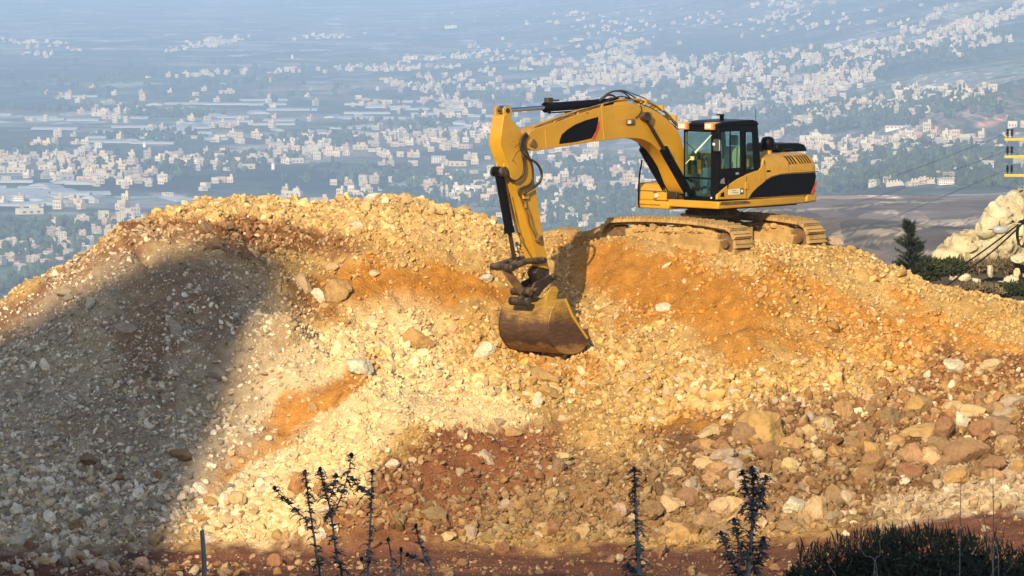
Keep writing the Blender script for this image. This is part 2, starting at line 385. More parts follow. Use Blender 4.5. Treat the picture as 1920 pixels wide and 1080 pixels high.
def spaced(a, fa, fb, z, coarse, fine):
    L = [np.arange(a, fa, coarse), np.arange(fa, fb, fine), np.arange(fb, z+coarse, coarse)]; return np.unique(np.concatenate(L))
gx = spaced(-70, -16, 16, 70, 1.2, .075); gy = spaced(-8, 100, 119.5, 250, .8, .075)
GX, GY = np.meshgrid(gx, gy); GZ = ground_z(GX, GY)
side = np.clip((np.abs(GX)-22)/30, 0, 1); 
ground = grid_mesh('ground', GX, GY, GZ, gm, soil(GX, GY, GZ)*.80); tag(ground, kind='structure', label='excavated ground of orange soil and crushed limestone with a dirt track below', cat='ground')  # soil tone lowered to put shade into the gaps between stones
# ================================================================ rock meshes
def rock_mesh(name, seed, sub, m, planes=9, rough=.08, flat=(1, .85, .62)):
    r = random.Random(seed); bm = bmesh.new(); bmesh.ops.create_icosphere(bm, subdivisions=sub, radius=1)
    pl = []
    for _ in range(planes):
        n = Vector((r.gauss(0, 1), r.gauss(0, 1), r.gauss(0, 1))).normalized(); pl.append((n, r.uniform(.5, .92)))
    off = Vector((r.uniform(0, 50),)*3)
    for v in bm.verts:
        d = v.co.normalized(); q = 1.05
        for n, k in pl:
            dn = d.dot(n)
            if dn > .05: q = min(q, k/dn)
        q *= 1+rough*mnoise.fractal(d*2.3+off, 1, 2, 4)+rough*.35*mnoise.noise(d*9+off)
        v.co = Vector((d.x*q*flat[0], d.y*q*flat[1], d.z*q*flat[2]))
    me = bpy.data.meshes.new(name); bm.to_mesh(me); bm.free(); me.materials.append(m)
    if sub > 2: me.shade_smooth(); me.set_sharp_from_angle(angle=R(24))
    return me
def stone_mat(name, source):
    m, t, b = mat(name)
    if source == 'inst':
        a = nd(t, 'Attribute', attribute_name='tint', attribute_type='INSTANCER'); c = a.outputs['Color']
    else:
        a = nd(t, 'ObjectInfo'); c = a.outputs['Color']
    n = noise_n(t, 2.2, 8, .7); n2 = noise_n(t, 7, 6, .7)
    f = ramp(t, n.outputs[0], [(.3, (.66, .60, .52)), (.55, (1, 1, 1)), (.75, (1.12, 1.12, 1.12))]).outputs[0]
    c1 = mix(t, 1.0, c, f, 'MULTIPLY')
    geo = nd(t, 'NewGeometry'); sx = nd(t, 'SeparateXYZ'); t.links.new(geo.outputs['Normal'], sx.inputs[0])
    ad = nd(t, 'Math', operation='MULTIPLY_ADD'); t.links.new(sx.outputs[2], ad.inputs[0]); ad.inputs[1].default_value = .25; t.links.new(n2.outputs[0], ad.inputs[2])
    df = ramp(t, ad.outputs[0], [(.55, (0, 0, 0)), (.85, (.55, .55, .55))]).outputs[0]
    c2 = mix(t, df, c1, (.44, .29, .12, 1))
    t.links.new(c2, b.inputs['Base Color']); b.inputs['Roughness'].default_value = .92; b.inputs['Specular IOR Level'].default_value = .2
    if source != 'inst': bump(t, b, n2.outputs[0], .55, .12)
    return m
stone_i = stone_mat('limestone_fragment', 'inst'); stone_o = stone_mat('limestone_block', 'obj')

# ---------------------------------------------------------------- scattered rubble (uncountable)
def soil_at(x, y, z): return soil(x, y, z)
def scatter(name, label, N, smin, smax, power, protos, seed, dens=None, region=None, sink=.25):
    rg = np.random.default_rng(seed); x0, x1, y0, y1 = region
    x = rg.uniform(x0, x1, N); y = rg.uniform(y0, y1, N); z = ground_z(x, y)
    px, py = proj(np.stack([x, y, z], 1))
    u = rg.random(N); s = smin*(1-u*(1-(smin/smax)**power))**(-1/power)
    if dens is not None:
        keep = rg.random(N) < dens(px, py, x, y, s); x, y, z, s, px, py = [a[keep] for a in (x, y, z, s, px, py)]
    n = len(x); base = soil(x, y, z)
    k = rg.random(n)[:, None]; pale = np.array([.74, .57, .32]); white = np.array([.80, .69, .48]); ylw = np.array([.60, .37, .11])
    kind = rg.random(n)[:, None]
    tint = np.where(kind < .34, base*.62+pale*.38, np.where(kind < .41, base*.3+white*.7, np.where(kind < .52, base*.6+ylw*.4, base*1.12)))
    low = np.clip((py-790)/110, 0, 1)*np.clip((px-640)/120, 0, 1); low = low[:, None]*.95; fl = bl(px, py, 200, 760, 400, 300, -20)[:, None]*np.where(rg.random(n)[:, None] < .55, 1, .3); tint = tint*(1-fl)+fl*(np.array([.66, .59, .47])*(.6+.65*k)); tint = tint*(1-low)+(tint*.72+.28*np.array([.20, .145, .095]))*low*.72  # stones on the flank tinted paler to lift the shade there
    tint = tint*(.6+.68*k)
    me = bpy.data.meshes.new(name); me.vertices.add(n)
    co = np.stack([x, y, z-s*sink+s*.3], 1).astype(np.float32); me.vertices.foreach_set('co', co.ravel())
    def attr(nm, typ, key, arr):
        a = me.attributes.new(nm, typ, 'POINT'); a.data.foreach_set(key, np.ascontiguousarray(arr).ravel())
    attr('rot', 'FLOAT_VECTOR', 'vector', rg.uniform(-math.pi, math.pi, (n, 3)).astype(np.float32)*np.array([.35, .35, 1], np.float32))
    sc3 = (s[:, None]*rg.uniform(.7, 1.25, (n, 3))).astype(np.float32); attr('scl', 'FLOAT_VECTOR', 'vector', sc3)
    attr('pick', 'INT', 'value', rg.integers(0, len(protos), n).astype(np.int32))
    attr('tint', 'FLOAT_COLOR', 'color', np.concatenate([np.clip(tint, 0, 1), np.ones((n, 1))], 1).astype(np.float32))
    o = bpy.data.objects.new(name, me); COL.objects.link(o)
    pc = bpy.data.collections.new(name+'_shapes')
    for i, pm in enumerate(protos): pc.objects.link(bpy.data.objects.new(f'fragment_{i:02d}', pm))
    ng = bpy.data.node_groups.new(name, 'GeometryNodeTree'); ng.interface.new_socket('Geometry', in_out='INPUT', socket_type='NodeSocketGeometry'); ng.interface.new_socket('Geometry', in_out='OUTPUT', socket_type='NodeSocketGeometry')
    N_ = lambda t_, **k_: (lambda q: ([setattr(q, a, b_) for a, b_ in k_.items()], q)[1])(ng.nodes.new(t_))
    gi = N_('NodeGroupInput'); go = N_('NodeGroupOutput'); ip = N_('GeometryNodeInstanceOnPoints'); ci = N_('GeometryNodeCollectionInfo')
    ci.inputs['Collection'].default_value = pc; ci.inputs['Separate Children'].default_value = True; ci.inputs['Reset Children'].default_value = True
    def na(nm, dt): q = N_('GeometryNodeInputNamedAttribute', data_type=dt); q.inputs['Name'].default_value = nm; return q.outputs[0]
    e2r = N_('FunctionNodeEulerToRotation'); L_ = ng.links.new
    L_(gi.outputs[0], ip.inputs['Points']); L_(ci.outputs[0], ip.inputs['Instance']); ip.inputs['Pick Instance'].default_value = True
    L_(na('pick', 'INT'), ip.inputs['Instance Index']); L_(na('rot', 'FLOAT_VECTOR'), e2r.inputs[0]); L_(e2r.outputs[0], ip.inputs['Rotation'])
    L_(na('scl', 'FLOAT_VECTOR'), ip.inputs['Scale']); L_(ip.outputs[0], go.inputs[0])
    md = o.modifiers.new('scatter', 'NODES'); md.node_group = ng
    tag(o, label, 'rubble', kind='stuff'); print(name, n); return o
protoS = [rock_mesh(f'chip_shape_{i}', 100+i, 1, stone_i, 7, .10) for i in range(10)]
protoM = [rock_mesh(f'stone_shape_{i}', 200+i, 2, stone_i, 9, .10, (1, .8, .6)) for i in range(14)]
def bl(px, py, cx, cy, rx, ry, a=0): return blob(px, py, cx, cy, rx, ry, a)
def dens_fine(px, py, x, y, s):
    d = np.full(len(px), .9)
    for q in ((810, 545, 190, 40, 3), (1230, 530, 150, 50, 18), (1370, 600, 60, 80, 0), (1310, 815, 90, 35, 0), (1050, 690, 60, 20, 0), (545, 795, 200, 25, -38)): d *= 1-.75*bl(px, py, *q)
    d *= np.where(y < 104.7, .16, 1)*1+.6*np.exp(-((x+9.2)/1.9)**2-((y-101)/.9)**2); d *= np.clip(.55+.9*fbm(x*.9, y*.9, 3, 6), .2, 1)
    return d
def dens_mid(px, py, x, y, s):
    d = np.clip(.45+1.0*fbm(x*.6, y*.6, 3, 66), .08, 1)
    d += .5*np.clip((py-820)/120, 0, 1)+.6*bl(px, py, 1500, 800, 420, 150, -8)+.4*bl(px, py, 950, 680, 330, 70, 8)
    for q in ((810, 545, 190, 40, 3), (1230, 530, 170, 50, 18), (1370, 600, 60, 90, 0), (1310, 815, 90, 35, 0), (545, 795, 200, 25, -38), (850, 890, 130, 40, -25)): d *= 1-.8*bl(px, py, *q)
    d *= np.where(y < 104.7, .03, 1); d += .9*np.exp(-((x+9.2)/1.7)**2-((y-101)/.8)**2)
    d *= np.where((np.abs(x-4.9) < 3.3) & (y > 115.2) & (y < 119.5), .3, 1)
    lim = .105+.13*np.clip((py-850)/130, 0, 1)+.11*bl(px, py, 1560, 820, 400, 150, -8)+.09*bl(px, py, 1000, 690, 420, 70, 6)+.05*np.clip((470-py)/60, 0, 1)+.07*fbm(x*.7, y*.7, 3, 12)
    d *= np.clip((lim-s)/.02, .03, 1); 
    return d
REG = (-17, 17, 99.8, 118.5)
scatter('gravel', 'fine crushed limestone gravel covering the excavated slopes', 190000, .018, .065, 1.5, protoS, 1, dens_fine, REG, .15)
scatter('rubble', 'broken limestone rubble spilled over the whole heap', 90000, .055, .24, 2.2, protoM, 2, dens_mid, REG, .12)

# ---------------------------------------------------------------- countable boulders
protoB = [rock_mesh(f'boulder_shape_{i}', 300+i, 4, stone_o, 10, .12, (1, random.uniform(.72, .95), random.uniform(.6, .85))) for i in range(16)]
WHITE = (.72, .66, .52); CREAM = (.62, .445, .25); GOLD = (.47, .30, .125); RUST = (.29, .16, .085); OLIVE = (.47, .33, .17); BROWN = (.29, .185, .105); GREYC = (.46, .37, .28)
def boulder(px, py, w, h, tint, label, group=None, rot=None, sq=None, name='boulder', seed=None, Yoff=0, sink=.12):
    p = hit(px, py+h*.30); k_ = 0
    while p is None and k_ < 60: k_ += 2; p = hit(px, py+h*.30+k_)
    if k_: py = py+k_-h*.1
    if p is None: p = at(px, py, 117)
    s = p.y/FPX
    me = protoB[(seed if seed is not None else random.randrange(16)) % 16]
    o = bpy.data.objects.new(name, me); COL.objects.link(o)
    c = at(px, py, p.y+w*s*.18+Yoff)
    o.location = c
    o.rotation_euler = (random.uniform(-.25, .25), random.uniform(-.25, .25)+(R(rot) if rot else 0), random.uniform(-.35, .35)+(math.pi if random.random() < .5 else 0))
    o.scale = (w*s*.55, w*s*.5, h*s*.55/.72)
    o.color = (*[min(1, q*random.uniform(.94, 1.06)) for q in tint], 1)
    tag(o, label, 'boulder', group); return o
BL = [
 (780, 639, 66, 52, GOLD, 'large rounded olive gold boulder left of the excavator bucket', 0),
 (836, 631, 22, 14, BROWN, 'small dark stone tucked beside the large olive gold boulder', 0),
 (849, 620, 26, 28, CREAM, 'upright cream rock between the olive gold boulder and the bucket', 10),
 (909, 662, 38, 34, WHITE, 'whitish round boulder at the lower left of the bucket', 0),
 (864, 594, 34, 18, CREAM, 'flat cream stone above the olive gold boulder', 0),
 (568, 534, 34, 36, CREAM, 'pitted cream boulder left of the bright white rock', 0),
 (597, 554, 28, 32, WHITE, 'bright white pointed rock casting a sharp shadow', 0),
 (634, 548, 46, 52, GOLD, 'golden boulder half buried right of the bright white rock', 20),
 (612, 575, 26, 14, CREAM, 'small cream stone under the bright white rock', 0),
 (622, 503, 30, 20, CREAM, 'pale slab on the ledge above the golden boulder', 0),
 (668, 686, 60, 44, WHITE, 'broad pale pink slab at the lip of the pale fan', 0),
 (1010, 704, 80, 30, GOLD, 'wide orange stained block below the bucket', 0),
 (1030, 738, 44, 24, GOLD, 'angular yellow rock under the wide orange block', 15),
 (988, 741, 26, 24, WHITE, 'small pale rock beside the angular yellow rock', 0),
 (1178, 711, 30, 30, CREAM, 'pale rounded boulder with a dark shadow on its right', 0),
 (1242, 578, 34, 24, WHITE, 'lone whitish stone on the orange slope below the tracks', 0),
 (1252, 738, 22, 40, CREAM, 'tall narrow cream rock standing in the boulder field', 0),
 (1350, 668, 26, 14, CREAM, 'small cream stone on the slope right of the bucket', 0),
 (1788, 686, 40, 34, WHITE, 'round whitish boulder high on the right slope', 0),
 (1856, 690, 56, 26, CREAM, 'long cream boulder right of the round whitish boulder', 5),
 (1335, 806, 72, 26, CREAM, 'long pale slab leaning down to the left in the boulder field', -25),
 (1432, 812, 96, 70, GOLD, 'huge tan boulder at the left end of the big boulder row', 0),
 (1395, 815, 50, 54, BROWN, 'brown boulder joined to the huge tan one', 0),
 (1435, 850, 50, 46, RUST, 'rough rusty rock under the huge tan boulder', 0),
 (1518, 815, 34, 40, CREAM, 'smooth cream boulder in the big boulder row', 0),
 (1487, 834, 46, 30, GOLD, 'yellow boulder right of the rusty rock', 10),
 (1634, 842, 50, 42, GOLD, 'round tan boulder in the middle of the big boulder row', 0),
 (1566, 850, 42, 38, GOLD, 'orange tan boulder left of the round tan one', 0),
 (1730, 812, 86, 34, GOLD, 'long lying orange boulder in the big boulder row', -12),
 (1815, 848, 78, 74, BROWN, 'largest brown boulder with a domed top', 0),
 (1785, 766, 40, 30, CREAM, 'smooth cream boulder on top of the right rubble', 0),
 (1828, 770, 56, 34, CREAM, 'pale boulder right of the smooth cream one', 0),
 (1803, 790, 26, 48, WHITE, 'white standing stone above the largest brown boulder', 0),
 (1890, 838, 60, 48, OLIVE, 'yellowish boulder at the right edge of the boulder row', 0),
 (1840, 805, 44, 44, RUST, 'reddish boulder above the largest brown boulder', 0),
 (1768, 810, 46, 46, RUST, 'rounded reddish boulder left of the white standing stone', 0),
 (1486, 946, 46, 40, WHITE, 'pale grey block near the foot of the boulder field', 0),
 (1533, 960, 46, 50, CREAM, 'cracked tan boulder right of the pale grey block', 0),
 (1490, 916, 54, 24, RUST, 'flat rusty boulder above the pale grey block', 0),
 (1568, 930, 40, 48, BROWN, 'brown boulder right of the flat rusty one', 0),
 (1480, 990, 44, 34, BROWN, 'brown boulder at the edge of the road', 0),
 (1376, 950, 40, 40, CREAM, 'tan wedge shaped boulder behind the dark thistle', 0),
 (1298, 992, 44, 34, RUST, 'reddish boulder sitting at the road edge', 0),
 (1295, 913, 46, 36, GREYC, 'grey layered boulder in the brown rubble', 0),
 (1375, 878, 44, 38, GREYC, 'greyish rounded boulder above the tan wedge', 0),
 (1630, 745, 24, 20, CREAM, 'small cream stone left of the twig pile', 0),
 (1222, 960, 42, 48, BROWN, 'brown upright boulder right of the tall thistle', 0),
 (1262, 890, 40, 30, CREAM, 'cream boulder among small stones in the brown rubble', 0),
 (1040, 992, 36, 34, RUST, 'reddish block on the lower middle slope', 0),
 (940, 1028, 34, 26, RUST, 'lone reddish brown rock lying on the dirt road', 0),
 (998, 1024, 24, 18, BROWN, 'small brown rock right of the lone reddish one on the road', 0),
 (735, 873, 30, 20, WHITE, 'white stone lying on the dark soil edge', -20),
 (810, 965, 50, 40, BROWN, 'brown boulder at the foot of the dark soil', 0),
 (880, 1000, 30, 26, GREYC, 'grey rock low in the middle rubble', 0),
 (906, 856, 56, 26, GREYC, 'long grey slab on the dark soil patch', -30),
 (964, 811, 34, 20, GOLD, 'golden boulder above the long grey slab', 0),
 (936, 796, 32, 26, GREYC, 'pale grey boulder left of the golden one', 0),
 (1050, 855, 40, 16, CREAM, 'flat cream slab in the lower middle rubble', 15),
 (560, 905, 36, 60, (.50, .27, .11), 'tall rusty orange boulder behind the left thistles', 0),
 (605, 920, 40, 46, (.46, .26, .12), 'rusty boulder right of the tall rusty one', 0),
 (393, 943, 28, 24, GOLD, 'orange rock at the lower end of the orange streak', 0),
 (376, 972, 30, 24, GOLD, 'golden cube shaped rock near the shadow edge', 0),
 (445, 940, 34, 40, CREAM, 'cream boulder low on the pale fan', 0),
 (588, 766, 22, 30, GOLD, 'gold rock in the middle of the orange streak', 25),
 (410, 704, 56, 30, GREYC, 'large grey slab near the right edge of the shaded flank', -10),
 (172, 866, 56, 24, BROWN, 'long brown rock lying diagonally on the shaded flank', -35),
 (125, 782, 34, 22, GREYC, 'pale grey boulder on the shaded left flank', 0),
 (22, 894, 32, 24, WHITE, 'pale boulder at the left edge of the shaded flank', 0),
 (58, 1020, 26, 34, BROWN, 'brown block at the bottom left toe of the heap', 0),
 (145, 988, 30, 24, BROWN, 'brown rounded boulder near the lower left toe', 0),
 (214, 955, 34, 28, GREYC, 'grey rounded boulder low on the shaded flank', 0),
 (340, 852, 44, 26, BROWN, 'rusty brown boulder on the shaded flank', -10),
 (122, 548, 40, 24, GREYC, 'grey angular block high on the left ridge', -15),
 (155, 545, 30, 20, GREYC, 'smaller grey block beside the angular one on the ridge', 0),
 (275, 492, 20, 20, CREAM, 'small tan block by a dark hollow on the shaded flank', 0),
 (385, 430, 34, 36, BROWN, 'brown boulder above the shaded flank', 0),
 (402, 462, 28, 30, BROWN, 'lower brown boulder above the shaded flank', 0),
 (425, 422, 26, 20, BROWN, 'tan brown boulder on the reddish band', 0),
 (230, 620, 50, 30, GREYC, 'cluster like grey rock in the middle of the shaded flank', 0),
 (347, 374, 14, 14, WHITE, 'upright white stone on the left skyline of the heap', 0),
 (369, 370, 14, 10, WHITE, 'flat white stone beside the upright one on the skyline', 0),
 (640, 372, 26, 16, CREAM, 'cream boulder on the crest above the middle of the heap', 0),
 (700, 371, 34, 20, WHITE, 'white boulder on the crest left of the stick', 0),
 (762, 373, 26, 18, CREAM, 'round cream boulder on the crest right of the white one', 0),
 (868, 388, 26, 14, CREAM, 'pale rock on the falling crest left of the stick', 0),
 (925, 408, 16, 14, CREAM, 'small pale rock on the crest just left of the stick', 0),
 (668, 424, 30, 18, WHITE, 'white rock just below the crest of the heap', 0),
 (1340, 462, 22, 14, WHITE, 'smooth white stone against the near crawler track', 0),
 (910, 522, 26, 18, WHITE, 'white stone lying on the orange cut', 0),
 (1565, 444, 38, 22, GREYC, 'grey boulder behind the end of the far crawler track', 0),
 (88, 1052, 46, 22, CREAM, 'cream block at the top of the low bottom left pile', 0),
 (32, 1068, 22, 20, WHITE, 'white stone at the very bottom left corner', 0),
 (134, 1052, 26, 14, CREAM, 'small cream rock right of the cream block on the bottom left pile', 0),
]
for i, q in enumerate(BL):
    boulder(q[0], q[1], q[2], q[3], q[4], q[5], rot=q[6], seed=i*7+3, Yoff=(1.2 if 'behind the end of the far' in q[5] else 0))
ZN = [
 ('middle sized tan rocks packed in the brown boulder field at lower right', 'rocks of the lower right boulder field', [(1250, 860), (1500, 780), (1900, 740), (1920, 900), (1600, 900), (1400, 1010), (1230, 1010)], 130, (19, 58), (GOLD, BROWN, CREAM, RUST, GREYC, BROWN, (.44, .28, .15))),
 ('golden stones on the bouldery ledge below and right of the bucket', 'golden stones below the bucket', [(960, 700), (1480, 690), (1500, 780), (1250, 800), (980, 780)], 40, (14, 32), (CREAM, GOLD, CREAM, WHITE)),
 ('pale stones of the small fresh pile at the right above the bush', 'pale stones of the fresh pile', [(1500, 985), (1700, 890), (1915, 900), (1915, 960), (1700, 975), (1560, 1010)], 40, (12, 24), (WHITE, CREAM, WHITE)),
 ('brown stones in the brown rubble of the lower middle', 'brown stones of the lower middle slope', [(700, 1010), (880, 830), (1220, 860), (1220, 1010), (900, 1020)], 40, (13, 32), (BROWN, CREAM, GREYC, GOLD)),
 ('pale stones near the foot of the sunlit fan', 'pale stones at the foot of the fan', [(340, 1020), (480, 900), (640, 860), (700, 960), (640, 1020)], 30, (12, 26), (WHITE, CREAM, GOLD)),
 ('grey stones scattered low on the shaded left flank', 'grey stones of the shaded flank', [(5, 1020), (5, 820), (330, 840), (330, 1010)], 30, (12, 26), (GREYC, GREYC, CREAM, BROWN)),
 ('cream stones left of the bucket along the ledge', 'cream stones along the ledge', [(560, 600), (700, 590), (920, 600), (930, 690), (800, 720), (640, 650)], 25, (10, 24), (CREAM, WHITE, GOLD)),
]
for lab, grp, poly, n, (a, c_), tints in ZN:
    k = 0; xs = [p[0] for p in poly]; ys = [p[1] for p in poly]
    while k < n:
        px, py = random.uniform(min(xs), max(xs)), random.uniform(min(ys), max(ys))
        if not inpoly(np.array([px]), np.array([py]), poly)[0]: continue
        if any(abs(px-q[0]) < q[2]*.5 and abs(py-q[1]) < q[3]*.5 for q in BL): continue
        w = a+(c_-a)*random.random()**1.8; boulder(px, py, w, w*random.uniform(.6, .95), random.choice(tints), lab, grp, name='rock'); k += 1

# ---------------------------------------------------------------- unseen crag up-sun of the heap, crest shaped to shade the flank and foreground
SHADE_A = [(-300, 640), (0, 580), (100, 545), (200, 505), (300, 474), (400, 458), (520, 456), (556, 480), (540, 540), (528, 596), (470, 700), (415, 800), (360, 900), (322, 1035), (300, 1400), (-300, 1400)]
Uh = Vector((-SH.y, SH.x)); Uh = Uh if Uh.x > 0 else -Uh
qx_, qy_ = np.meshgrid(np.arange(-60, 1990, 12), np.arange(380, 1080, 10)); qx_ = qx_.ravel().astype(float); qy_ = qy_.ravel().astype(float)
hx, hy, hz = hits(qx_, qy_); okk = ~np.isnan(hy); hx, hy, hz, qx_, qy_ = [a[okk] for a in (hx, hy, hz, qx_, qy_)]
dark = inpoly(qx_, qy_, SHADE_A)
S0 = 6.0
uu = hx*Uh.x+hy*Uh.y; ss = hx*SH.x+hy*SH.y
vv = hz+(S0-ss)*math.tan(R(SUN_EL))          # height at which the sun ray crosses the crag's crest line
ub = np.arange(uu.min()-1, uu.max()+1.5, .35); hb = []
for u in ub:
    w = np.exp(-((uu-u)/.4)**2); m = w > .3
    if m.sum() < 5: hb.append(np.nan); continue
    cand = np.linspace(vv[m].min()-.3, vv[m].max()+.3, 60)
    err = [(w[m]*((vv[m] < h) != dark[m])).sum() for h in cand]; hb.append(cand[int(np.argmin(err))])
hb = np.array(hb); g = ~np.isnan(hb); hb = np.interp(ub, ub[g], hb[g])
pred = vv < np.interp(uu, ub, hb); print('shade fit', (pred == dark).mean(), 'u', ub[0], ub[-1], 'h', hb.min(), hb.max())
cu = np.concatenate([np.arange(-95, ub[0], 3), ub, np.arange(ub[-1]+.5, 40, 1.)])
ch = np.interp(cu, ub, hb); ch = np.where(cu < ub[0], hb[0]+(ub[0]-cu)*.25, ch)
tl = np.clip((cu-ub[-1])/14, 0, 1)
ch = np.where(cu > ub[-1], hb[-1]*(1-tl)+26*tl, ch)
ch = ch*np.clip((44-cu)/12, 0, 1)+(-4)*(1-np.clip((44-cu)/12, 0, 1))
cs = S0+np.clip((cu-ub[-1]-.3)/6, 0, 1)*22
vtx = []; rows = [(-9, -14), (-7, -2), (-3.5, .45), (-1.2, .82), (0, 1.0), (1.5, .97), (6, .8), (14, .4), (24, -14)]
for ds, fr in rows:
    for k in range(len(cu)):
        if fr < -1: zz = -16
        elif fr < 0: zz = -9
        else: zz = -9+(ch[k]+9)*fr
        j = 0 if fr == 1.0 else 1
        s_ = cs[k]-(-ds)*-1 if False else cs[k]+ds
        p = Uh*float(cu[k])+SH*float(s_)
        nn = mnoise.fractal(Vector((cu[k]*.25, s_*.25, zz*.3)), 1, 2, 4)*1.2*j
        vtx.append((p.x+SH.x*nn, p.y+SH.y*nn, zz+nn*.3*(0 if zz > ch[k]-2 else 1)))
n_ = len(cu); fc = [(r*n_+k, r*n_+k+1, (r+1)*n_+k+1, (r+1)*n_+k) for r in range(len(rows)-1) for k in range(n_-1)]
cragm = simple('crag_rock', (.34, .27, .18), .95, var=.4, scale=.8, bumpy=.6)
cb = MB(); cb.add(vtx, fc); crag = cb.build('hill', cragm, smooth=0)
tag(crag, 'unseen steep rocky hillside behind the camera, shaped to shade the heap', 'hillside', kind='structure')
# ================================================================ the valley far below
VP = []; VZ = []
def vcol(px, *pts):
    u = (px-960)/FPX
    for q in pts:
        Y = q[0]; z = q[1] if q[1] <= 0 else at(px, q[1], Y).z
        VP.append((u*9, math.log(Y)*1.5)); VZ.append(z)
for px in (-900, -300, 200, 600, 900):
    vcol(px, (200, -75), (500, -150), (1100, -205), (2500, -218), (5000, -218), (9000, -218), (14000, -212), (20000, -150), (30000, 0-60))
vcol(1150, (200, -75), (500, -140), (1100, -195), (2500, -216), (5000, -214), (8000, -200), (12000, -175), (20000, -90), (30000, -20))
vcol(1290, (200, -75), (500, -130), (1100, -185), (2500, -213), (5000, -210), (8000, -195), (12000, -155), (20000, -60), (30000, -15))
vcol(1400, (200, -60), (500, -58), (1000, -66.6), (1500, -92), (1900, -111), (2300, -150), (2900, -188), (5000, -204), (8000, -188), (12000, -140), (20000, -40), (30000, -10))
vcol(1500, (500, -57), (1000, -66), (1500, -91), (1950, -113), (2400, -150), (2900, -178), (3800, -190))
vcol(1600, (200, -55), (500, -55), (1000, -65), (1500, -89.7), (2000, -113.5), (2400, -140), (2900, -160), (3800, -183), (5500, -180), (8000, -150), (11000, -100), (20000, -20), (30000, -5))
vcol(1800, (200, -50), (500, -52), (1000, -64), (1500, -88.8), (2000, -112), (2500, -137), (3600, -162), (4600, -158), (5200, -158), (6800, -140), (9000, -90), (20000, -10), (30000, 0-1))
vcol(1950, (200, -45), (500, -50), (1000, -63), (1500, -88), (2000, -111.5), (2500, -136), (3600, -154), (4300, -140), (5200, -148), (6500, -130), (8500, -80), (20000, -5), (30000, -1))
vcol(2600, (200, -45), (500, -50), (900, -52), (2000, -90), (4000, -110), (6500, -90), (9000, -40), (20000, -5), (30000, -1))
vrb = RBF(VP, VZ, .06)
def valley_z(x, y):
    x = np.asarray(x, float); y = np.asarray(y, float); ly = np.log(y)
    z = vrb(x/y*9, ly*1.5)
    w = np.clip((z+216)/60, 0, 1)*np.clip((y-300)/600, 0, 1)
    z = z+w*(10*np.clip((y-2200)/600, 0, 1)*fbm(x/700, y/700, 4, 51)+2.2*fbm(x/120, y/160, 3, 52)*np.clip(3500/y, 0, 1))
    hr = np.clip((x/y*FPX+960-1480)/120, 0, 1)*np.clip((2300-y)/400, 0, 1)*np.clip((y-500)/300, 0, 1)   # rock ledges of the near hillside
    tt = (y+160*fbm(x/170, y/260, 3, 61))/165.0; fr = tt-np.floor(tt); z = z+hr*.7*fbm(x/35, y/150, 4, 64)
    return z
vy = np.exp(np.linspace(math.log(190), math.log(26000), 760)); vu = np.concatenate([np.linspace(-.42, -.14, 16), np.linspace(-.13, .13, 420), np.linspace(.14, .42, 16)])
VU, VY = np.meshgrid(vu, vy); VX = VU*VY; VZ_ = valley_z(VX, VY)
def vhit(px, py):
    px = np.asarray(px, float); py = np.asarray(py, float); c, s = math.cos(R(PITCH)), math.sin(R(PITCH))
    u = (px-960)/FPX; v = (540-py)/FPX; dy = c+v*s; dx = u/dy; dz = (-s+v*c)/dy
    res = np.full(len(px), np.nan); prev = np.zeros(len(px)); ys = np.exp(np.linspace(math.log(600), math.log(25000), 330))
    for y in ys:
        i = np.nonzero(np.isnan(res))[0]
        if len(i) == 0: break
        g = valley_z(dx[i]*y, np.full(len(i), y)); df = g-dz[i]*y; ok = df >= 0
        if y > ys[0]: y1 = y/(ys[1]/ys[0]); fr_ = prev[i]/(prev[i]-df-1e-9); res[i[ok]] = (y1+(y-y1)*np.clip(fr_, 0, 1))[ok]
        else: res[i[ok]] = y
        prev[i] = df
    y = res; x = dx*y; z = np.full(len(px), np.nan); g = ~np.isnan(y); z[g] = valley_z(x[g], y[g]); return x, y, z
